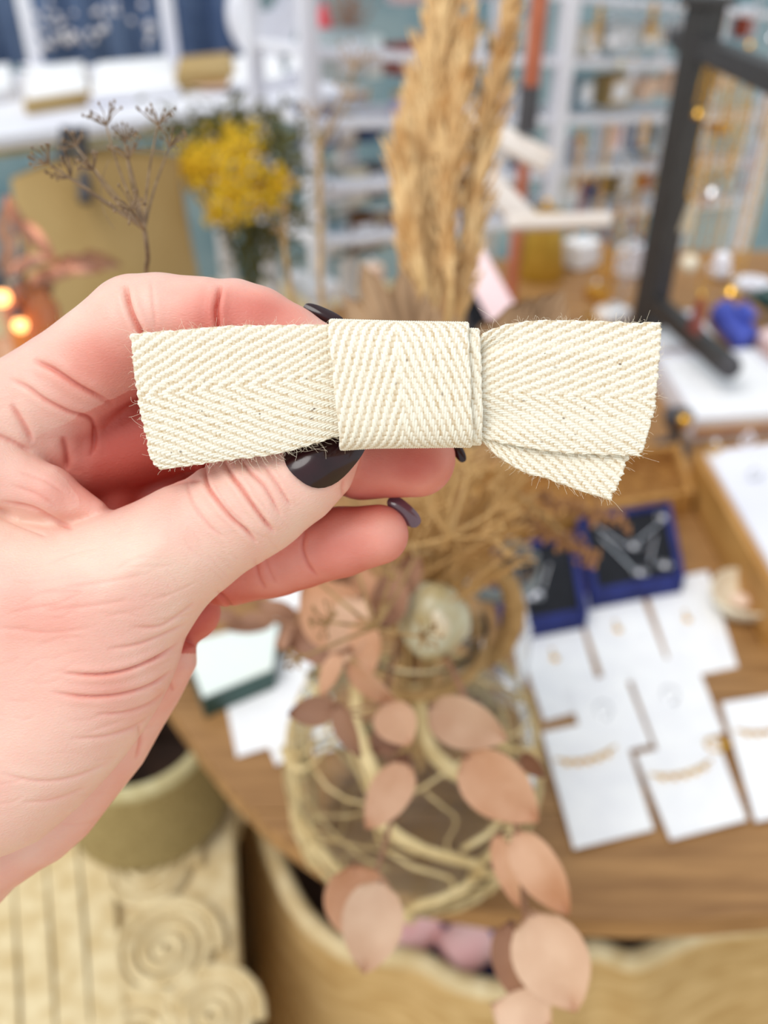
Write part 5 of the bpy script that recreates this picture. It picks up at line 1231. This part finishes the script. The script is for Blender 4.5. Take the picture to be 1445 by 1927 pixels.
# ================================================================== BAG, MIMOSA, LEFT CORNER
# kraft paper bag on a low bench behind left
bz = .62
bench = thing('low_bench', (-.75, 1.35, 0), 'low bench under the paper bag and mimosa at left', 'bench')
P = [pz(-250, 560, bz), pz(560, 545, bz), pz(640, 430, bz), pz(-250, 440, bz)]
P = [Vector((-1.35, 1.02, bz)), Vector((-.19, 1.13, bz)), Vector((-.19, 1.45, bz)), Vector((-1.35, 1.30, bz))]
MB().prism(P, .03).build('bench_top', M['teal'], bench, smooth=False)
for p_ in P:
    c = p_.lerp(sum(P, Vector()) / 4, .12); MB().box((c.x, c.y, (bz - .03) / 2), (.02, 0, 0), (0, .02, 0), (0, 0, (bz - .03) / 2), .002).build('leg', M['wood_dark'], bench)
by = 1.22
tl = pY(30, 338, by); tr = pY(345, 300, by + .05); br = pY(365, 560, by + .05); bl = pY(40, 600, by)
bag = thing('paper_bag', (bl.x + .12, by, bz), 'large tan kraft paper bag slumped at left behind the dried umbel', 'bag')
mb = MB(); nx, nz = 16, 10; vs = []
for s_ in (0, 1):
    for i in range(nx + 1):
        for j in range(nz + 1):
            u, v = i / nx, j / nz; t_ = tl.lerp(tr, u); b_ = bl.lerp(br, u); b_.z = bz + .001; p_ = b_.lerp(t_, v)
            bulge = .05 * math.sin(PI * u) ** .6 * (1 - v * .5) + .008 * math.sin(u * 9 + v * 4)
            vs.append((p_.x + .01 * math.sin(v * 5), p_.y - bulge + s_ * (.02 + 2 * bulge), p_.z + .02 * math.sin(u * 3.2) * v))
N = (nx + 1) * (nz + 1); fs = []
for i in range(nx):
    for j in range(nz):
        a = i * (nz + 1) + j; b = a + nz + 1; fs += [(a, b, b + 1, a + 1), (a + N, a + 1 + N, b + 1 + N, b + N)]
    a = i * (nz + 1); b = a + nz + 1; fs.append((a, b, b + N, a + N))
for j in range(nz):
    for i in (0, nx):
        a = i * (nz + 1) + j; fs.append((a, a + 1, a + 1 + N, a + N))
mb.add(vs, fs).build('bag_body', M['kraft'], bag)
MB().tube([pY(120, 300, by), pY(125, 245, by), pY(150, 240, by), pY(158, 320, by), pY(160, 380, by - .03)], .009, 8).build('handle', M['darkgrey'], bag)
# mimosa in a glass vase
q = pY(480, 560, 1.37); mv = Vector((q.x, 1.37, bz))
mim = thing('mimosa_bunch', mv, 'bright yellow mimosa bunch in a clear glass behind the index finger', 'flowers')
MB().lathe(mv, [(.03, .001), (.036, .02), (.036, .12), (.040, .14), (.0375, .14), (.033, .12), (.033, .02), (.028, .006), (0, .006)], 30).build('glass', M['glass'], mim)
rr = random.Random(17); mb = MB(); mg = MB(); top = mv + Vector((0, 0, .13))
cen = [(380, 300, .03), (430, 310, .035), (480, 330, .035), (450, 370, .03), (510, 370, .025), (400, 345, .03), (455, 270, .03), (520, 340, .02), (420, 395, .022), (360, 320, .02)]
for (x, y, r_) in cen:
    c = pY(x, y, 1.33 + rr.uniform(-.04, .05)); mg.tube(bez(top, top.lerp(c, .5) + Vector((0, 0, .04)), c), .002, 5)
    for _ in range(120):
        p_ = c + Vector((rr.gauss(0, r_ * .6), rr.gauss(0, r_ * .6), rr.gauss(0, r_ * .5))); mb.ball(p_, rr.uniform(.0025, .0045), 6, 4)
ol = mb.build('flower_balls', M['yellow'], mim); ol['kind'] = 'stuff'
mg.build('stems', M['olive'], mim)
ml = MB()
for (x, y) in ((380, 262), (470, 250), (510, 280), (530, 300), (545, 330), (500, 420), (490, 460), (350, 280), (480, 480), (455, 240), (400, 250), (520, 440), (420, 240), (540, 270), (550, 400), (500, 230), (345, 250), (470, 440)):
    c = pY(x, y, 1.39)
    for _ in range(42):
        p_ = c + Vector((rr.gauss(0, .026), rr.gauss(0, .02), rr.gauss(0, .02))); d = Vector((rr.gauss(0, 1), rr.gauss(0, .4), rr.gauss(-.3, 1))).normalized() * .022; s_ = d.orthogonal().normalized() * .004
        ml.add([p_, p_ + d * .5 - s_, p_ + d, p_ + d * .5 + s_], [(0, 1, 2, 3)])
o2 = ml.build('foliage', M['olive'], mim); o2['kind'] = 'stuff'
q = Vector((pY(500, 540, 1.2).x, 1.2, bz)); o = thing('glass_tumbler', q, 'small clear glass tumbler in front of the mimosa', 'glass')
MB().lathe(q, [(.02, .001), (.024, .004), (.028, .07), (.026, .07), (.022, .008), (0, .006)], 24).build('tumbler', M['glass'], o)
MB().ball(q + Vector((0, 0, .02)), .013, 12, 8).build('glass_marble', M['pearl'], o)
# copper coloured foliage and amber lamps at far left
cf_ = thing('copper_foliage', pd(10, 640, .8), 'coppery dried leaf arrangement at the far left edge', 'dried leaves')
rr = random.Random(23)
for (x, y, L, Wd, a) in ((40, 420, 130, 34, -55), (75, 455, 120, 26, -52), (20, 480, 90, 50, 80), (55, 500, 90, 50, 20), (100, 520, 110, 46, 15), (150, 500, 90, 36, -10), (30, 560, 80, 60, 60), (70, 560, 80, 46, 40), (40, 620, 70, 50, 100), (10, 660, 80, 60, 50), (190, 490, 80, 30, -15), (60, 600, 60, 50, -50), (10, 430, 90, 40, 100)):
    d = .82 + rr.uniform(-.05, .05); c = pd(x, y, d); ang = math.radians(a); ax = RT * math.cos(ang) + UP * math.sin(ang); sd_ = ax.cross(FW).normalized(); sd_ = Matrix.Rotation(rr.uniform(-.7, .7), 3, ax) @ sd_
    leaf_mb(c, ax, sd_, L * d / F, Wd * d / F, .2).build('leaf', M[rr.choice(['copper', 'leaf3', 'leaf2', 'copper'])], cf_)
pb = pd(30, 720, .84); MB().tube([(pb.x, pb.y, .0), (pb.x, pb.y, .75), tuple(pd(40, 560, .84)), tuple(pd(50, 430, .84))], [.006, .005, .004, .002], 8).build('stem', M['leaf3'], cf_)
for (x, y, r_, lit, lab) in ((38, 612, .012, 1, 'warm glowing round bulb at the far left below the copper leaves'), (4, 560, .014, 1, 'orange glowing bulb cut off by the left edge'),):
    c = pd(x, y, .80); o = thing('string_light', c, lab, 'lamp'); MB().ball(c, r_ * .55, 14, 10).build('bulb', M['lamp'], o)
    MB().tube([c + Vector((0, 0, r_ * .5)), c + Vector((0, .004, r_ * 1.4))], r_ * .35, 8).build('socket', M['darkgrey'], o)
    MB().tube([c + Vector((0, .004, r_ * 1.4)), c + Vector((-.02, .03, .05)), c + Vector((-.08, .05, -.1)), Vector((c.x - .12, c.y + .05, .0))], .0012, 5).build('wire', M['darkgrey'], o)
c = pd(62, 600, .84); o = thing('amber_jar', c, 'amber glass lantern at the far left edge', 'lantern')
MB().lathe((c.x, c.y, c.z - .05), [(.02, 0), (.026, .01), (.027, .06), (.02, .075), (.016, .08), (0, .08)], 18).build('lantern_glass', M['amber'], o); MB().tube([(c.x, c.y, c.z + .03), (c.x, c.y + .01, c.z + .06), tuple(pd(40, 500, .84))], .001, 5).build('wire', M['gold'], o)

# ================================================================== BELOW THE TABLE
def basket_round(c, rt, rb, h, n_rows, name, lab, m, mr, cat='basket'):
    o = thing(name, c, lab, cat); prof = [(rb, .001)]
    k = n_rows * 2
    for i in range(k + 1):
        t = i / k; prof.append((rb + (rt - rb) * t + (.0018 if i % 2 else 0), .004 + (h - .01) * t))
    MB().lathe(c, prof + [(rt - .009, h - .006), (rb - .009, .012), (0, .012)], 44).build('wall', m, o)
    MB().lathe(c, [(rt - .010, h - .016), (rt + .001, h - .012), (rt + .003, h - .002), (rt, h + .003), (rt - .008, h + .003), (rt - .012, h - .004), (rt - .010, h - .016)], 44, cap=False).build('rim', mr, o)
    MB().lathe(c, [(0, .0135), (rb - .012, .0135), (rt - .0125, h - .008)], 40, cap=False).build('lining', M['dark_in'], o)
    return o
OZ = .50
c = pz(250, 1378, .615); basket_round(Vector((c.x, c.y, OZ + .0005)), .078, .084, .115, 7, 'felt_basket', 'olive-beige round basket with a pale rim tucked under the table edge at left', M['felt'], M['felt_rim'])
# jute rug of stitched coils
rug = thing('coil_rug', (-.3, .6, 0), 'pale jute rug of round stitched coils at the bottom left', 'rug')
def coil(cx_, cy_, R_, z, parent, m):
    pts = []; turns = max(3, int(R_ / .0105)); n = turns * 20
    for i in range(n + 1):
        t = i / n; a = t * turns * 2 * PI; r = R_ * (1 - t) + .002; pts.append((cx_ + r * math.cos(a), cy_ + r * math.sin(a), z))
    MB().tube(pts, .0063, 6, flat=.9).build('coil', m, parent)
cz = .33
def at_(x, y, z=cz): p_ = pz(x, y, z); return p_
rug.name = 'coil_ottoman'; rug['label'] = 'low jute ottoman covered in round stitched coils under the olive basket'; rug['category'] = 'ottoman'
P = [pz(-150, 1300, OZ - .012), pz(430, 1300, OZ - .012), pz(436, 1560, OZ - .012), pz(455, 2100, OZ - .012), pz(-150, 2100, OZ - .012)]
MB().prism(P, .06).build('cushion_top', M['jute_light'], rug, smooth=False)
MB().prism([p_.lerp(sum(P, Vector()) / 5, .06) - Vector((0, 0, .0605)) for p_ in P], OZ - .074).build('drum', M['jute'], rug, smooth=False)
for (x, y, R_) in ((280, 1622, .047), (310, 1782, .050), (392, 1910, .044), (250, 1960, .046)):
    p_ = pz(x, y, OZ); coil(p_.x, p_.y, R_, OZ - .006, rug, M['jute_light'])
for k in range(5):
    xa = -100 + 60 * k; ln = lambda x, t: pz(x + (x + 130) * .14 * t, 1500 + 500 * t, OZ + .001 * (k % 2))
    L_ = [ln(xa + 2 + 2 * math.sin(i + k), i / 8) for i in range(9)]; R_ = [ln(xa + 57, i / 8) for i in range(9)]
    MB().prism(L_ + R_[::-1], .010).build('braided_band', M['jute_light'], rug, smooth=False)
# big wavy basket in front of the table
rim = [(372, 1640), (478, 1500), (498, 1560), (528, 1645), (575, 1730), (650, 1790), (720, 1800), (790, 1812), (860, 1850), (955, 1868), (1040, 1840), (1110, 1792), (1190, 1812), (1262, 1780), (1340, 1752), (1450, 1742), (1600, 1735)]
RZ = .42
big = thing('wavy_jute_basket', pz(900, 1800, 0), 'large golden jute basket with a wavy pale rim under the table', 'basket')
C = [Vector(c_) for c_ in catmull([tuple(pz(x, y, RZ)) for x, y in rim[1:]], 8)]
cen = pz(1000, 1500, RZ); vs = []; rows = 22
for s_ in (0, 1):
    for p_ in C:
        out = (p_ - cen); out.z = 0; out.normalize(); 
        for j in range(rows + 1):
            t = j / rows; b_ = p_ + out * ((.10 - .05 * max(0, min(1, (-.02 - p_.x) / .1))) * math.sin(min(1, t * 1.6) * PI / 2) + .003 * (j % 2) - s_ * .012) + Vector((0, 0, -(RZ - .002) * t)); vs.append(b_)
N = len(C) * (rows + 1); fs = []
for i in range(len(C) - 1):
    for j in range(rows):
        a = i * (rows + 1) + j; b = a + rows + 1; fs += [(a, a + 1, b + 1, b), (a + N, b + N, b + 1 + N, a + 1 + N)]
    a = i * (rows + 1); b = a + rows + 1; fs.append((a, b, b + N, a + N))
    a += rows; b += rows; fs.append((a, a + N, b + N, b))
for e_ in (0, len(C) - 1):
    for j in range(rows): a = e_ * (rows + 1) + j; fs.append((a, a + 1, a + 1 + N, a + N))
MB().add(vs, fs).build('woven_wall', M['jute'], big)
MB().tube([p_ + Vector((0, 0, .004)) for p_ in C], .011, 10).build('rim', M['jute_light'], big)
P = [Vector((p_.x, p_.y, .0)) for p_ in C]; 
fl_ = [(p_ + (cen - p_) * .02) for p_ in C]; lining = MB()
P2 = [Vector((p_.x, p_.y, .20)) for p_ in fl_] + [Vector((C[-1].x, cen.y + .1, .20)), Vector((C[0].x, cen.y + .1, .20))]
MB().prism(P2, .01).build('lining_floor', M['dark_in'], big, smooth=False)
# pink rolls in the basket
for (x, y, L, a, lab) in ((815, 1718, .060, -.12, 'pink fabric roll on the left inside the wavy basket'), (918, 1752, .055, -.2, 'pink fabric roll on the right inside the wavy basket')):
    c = pz(x, y, .405); d = Vector((math.cos(.75 + a), math.sin(.75 + a), .1)).normalized()
    o = thing('fabric_roll', (c.x, c.y, .21), lab, 'fabric'); MB().tube([c - d * L, c - d * L * .97, c + d * L * .97, c + d * L], [.018, .026, .027, .02], 18, flat=.8).build('roll', M['pink'], o)
    MB().tube([c - d * .004, c + d * .004], .0285, 18, flat=.8).build('ribbon', M['navy'], o)
    MB().box((c.x, c.y, .266), (.02, 0, 0), (0, .03, 0), (0, 0, .055), .004).build('inner_card', M['navy'], o)
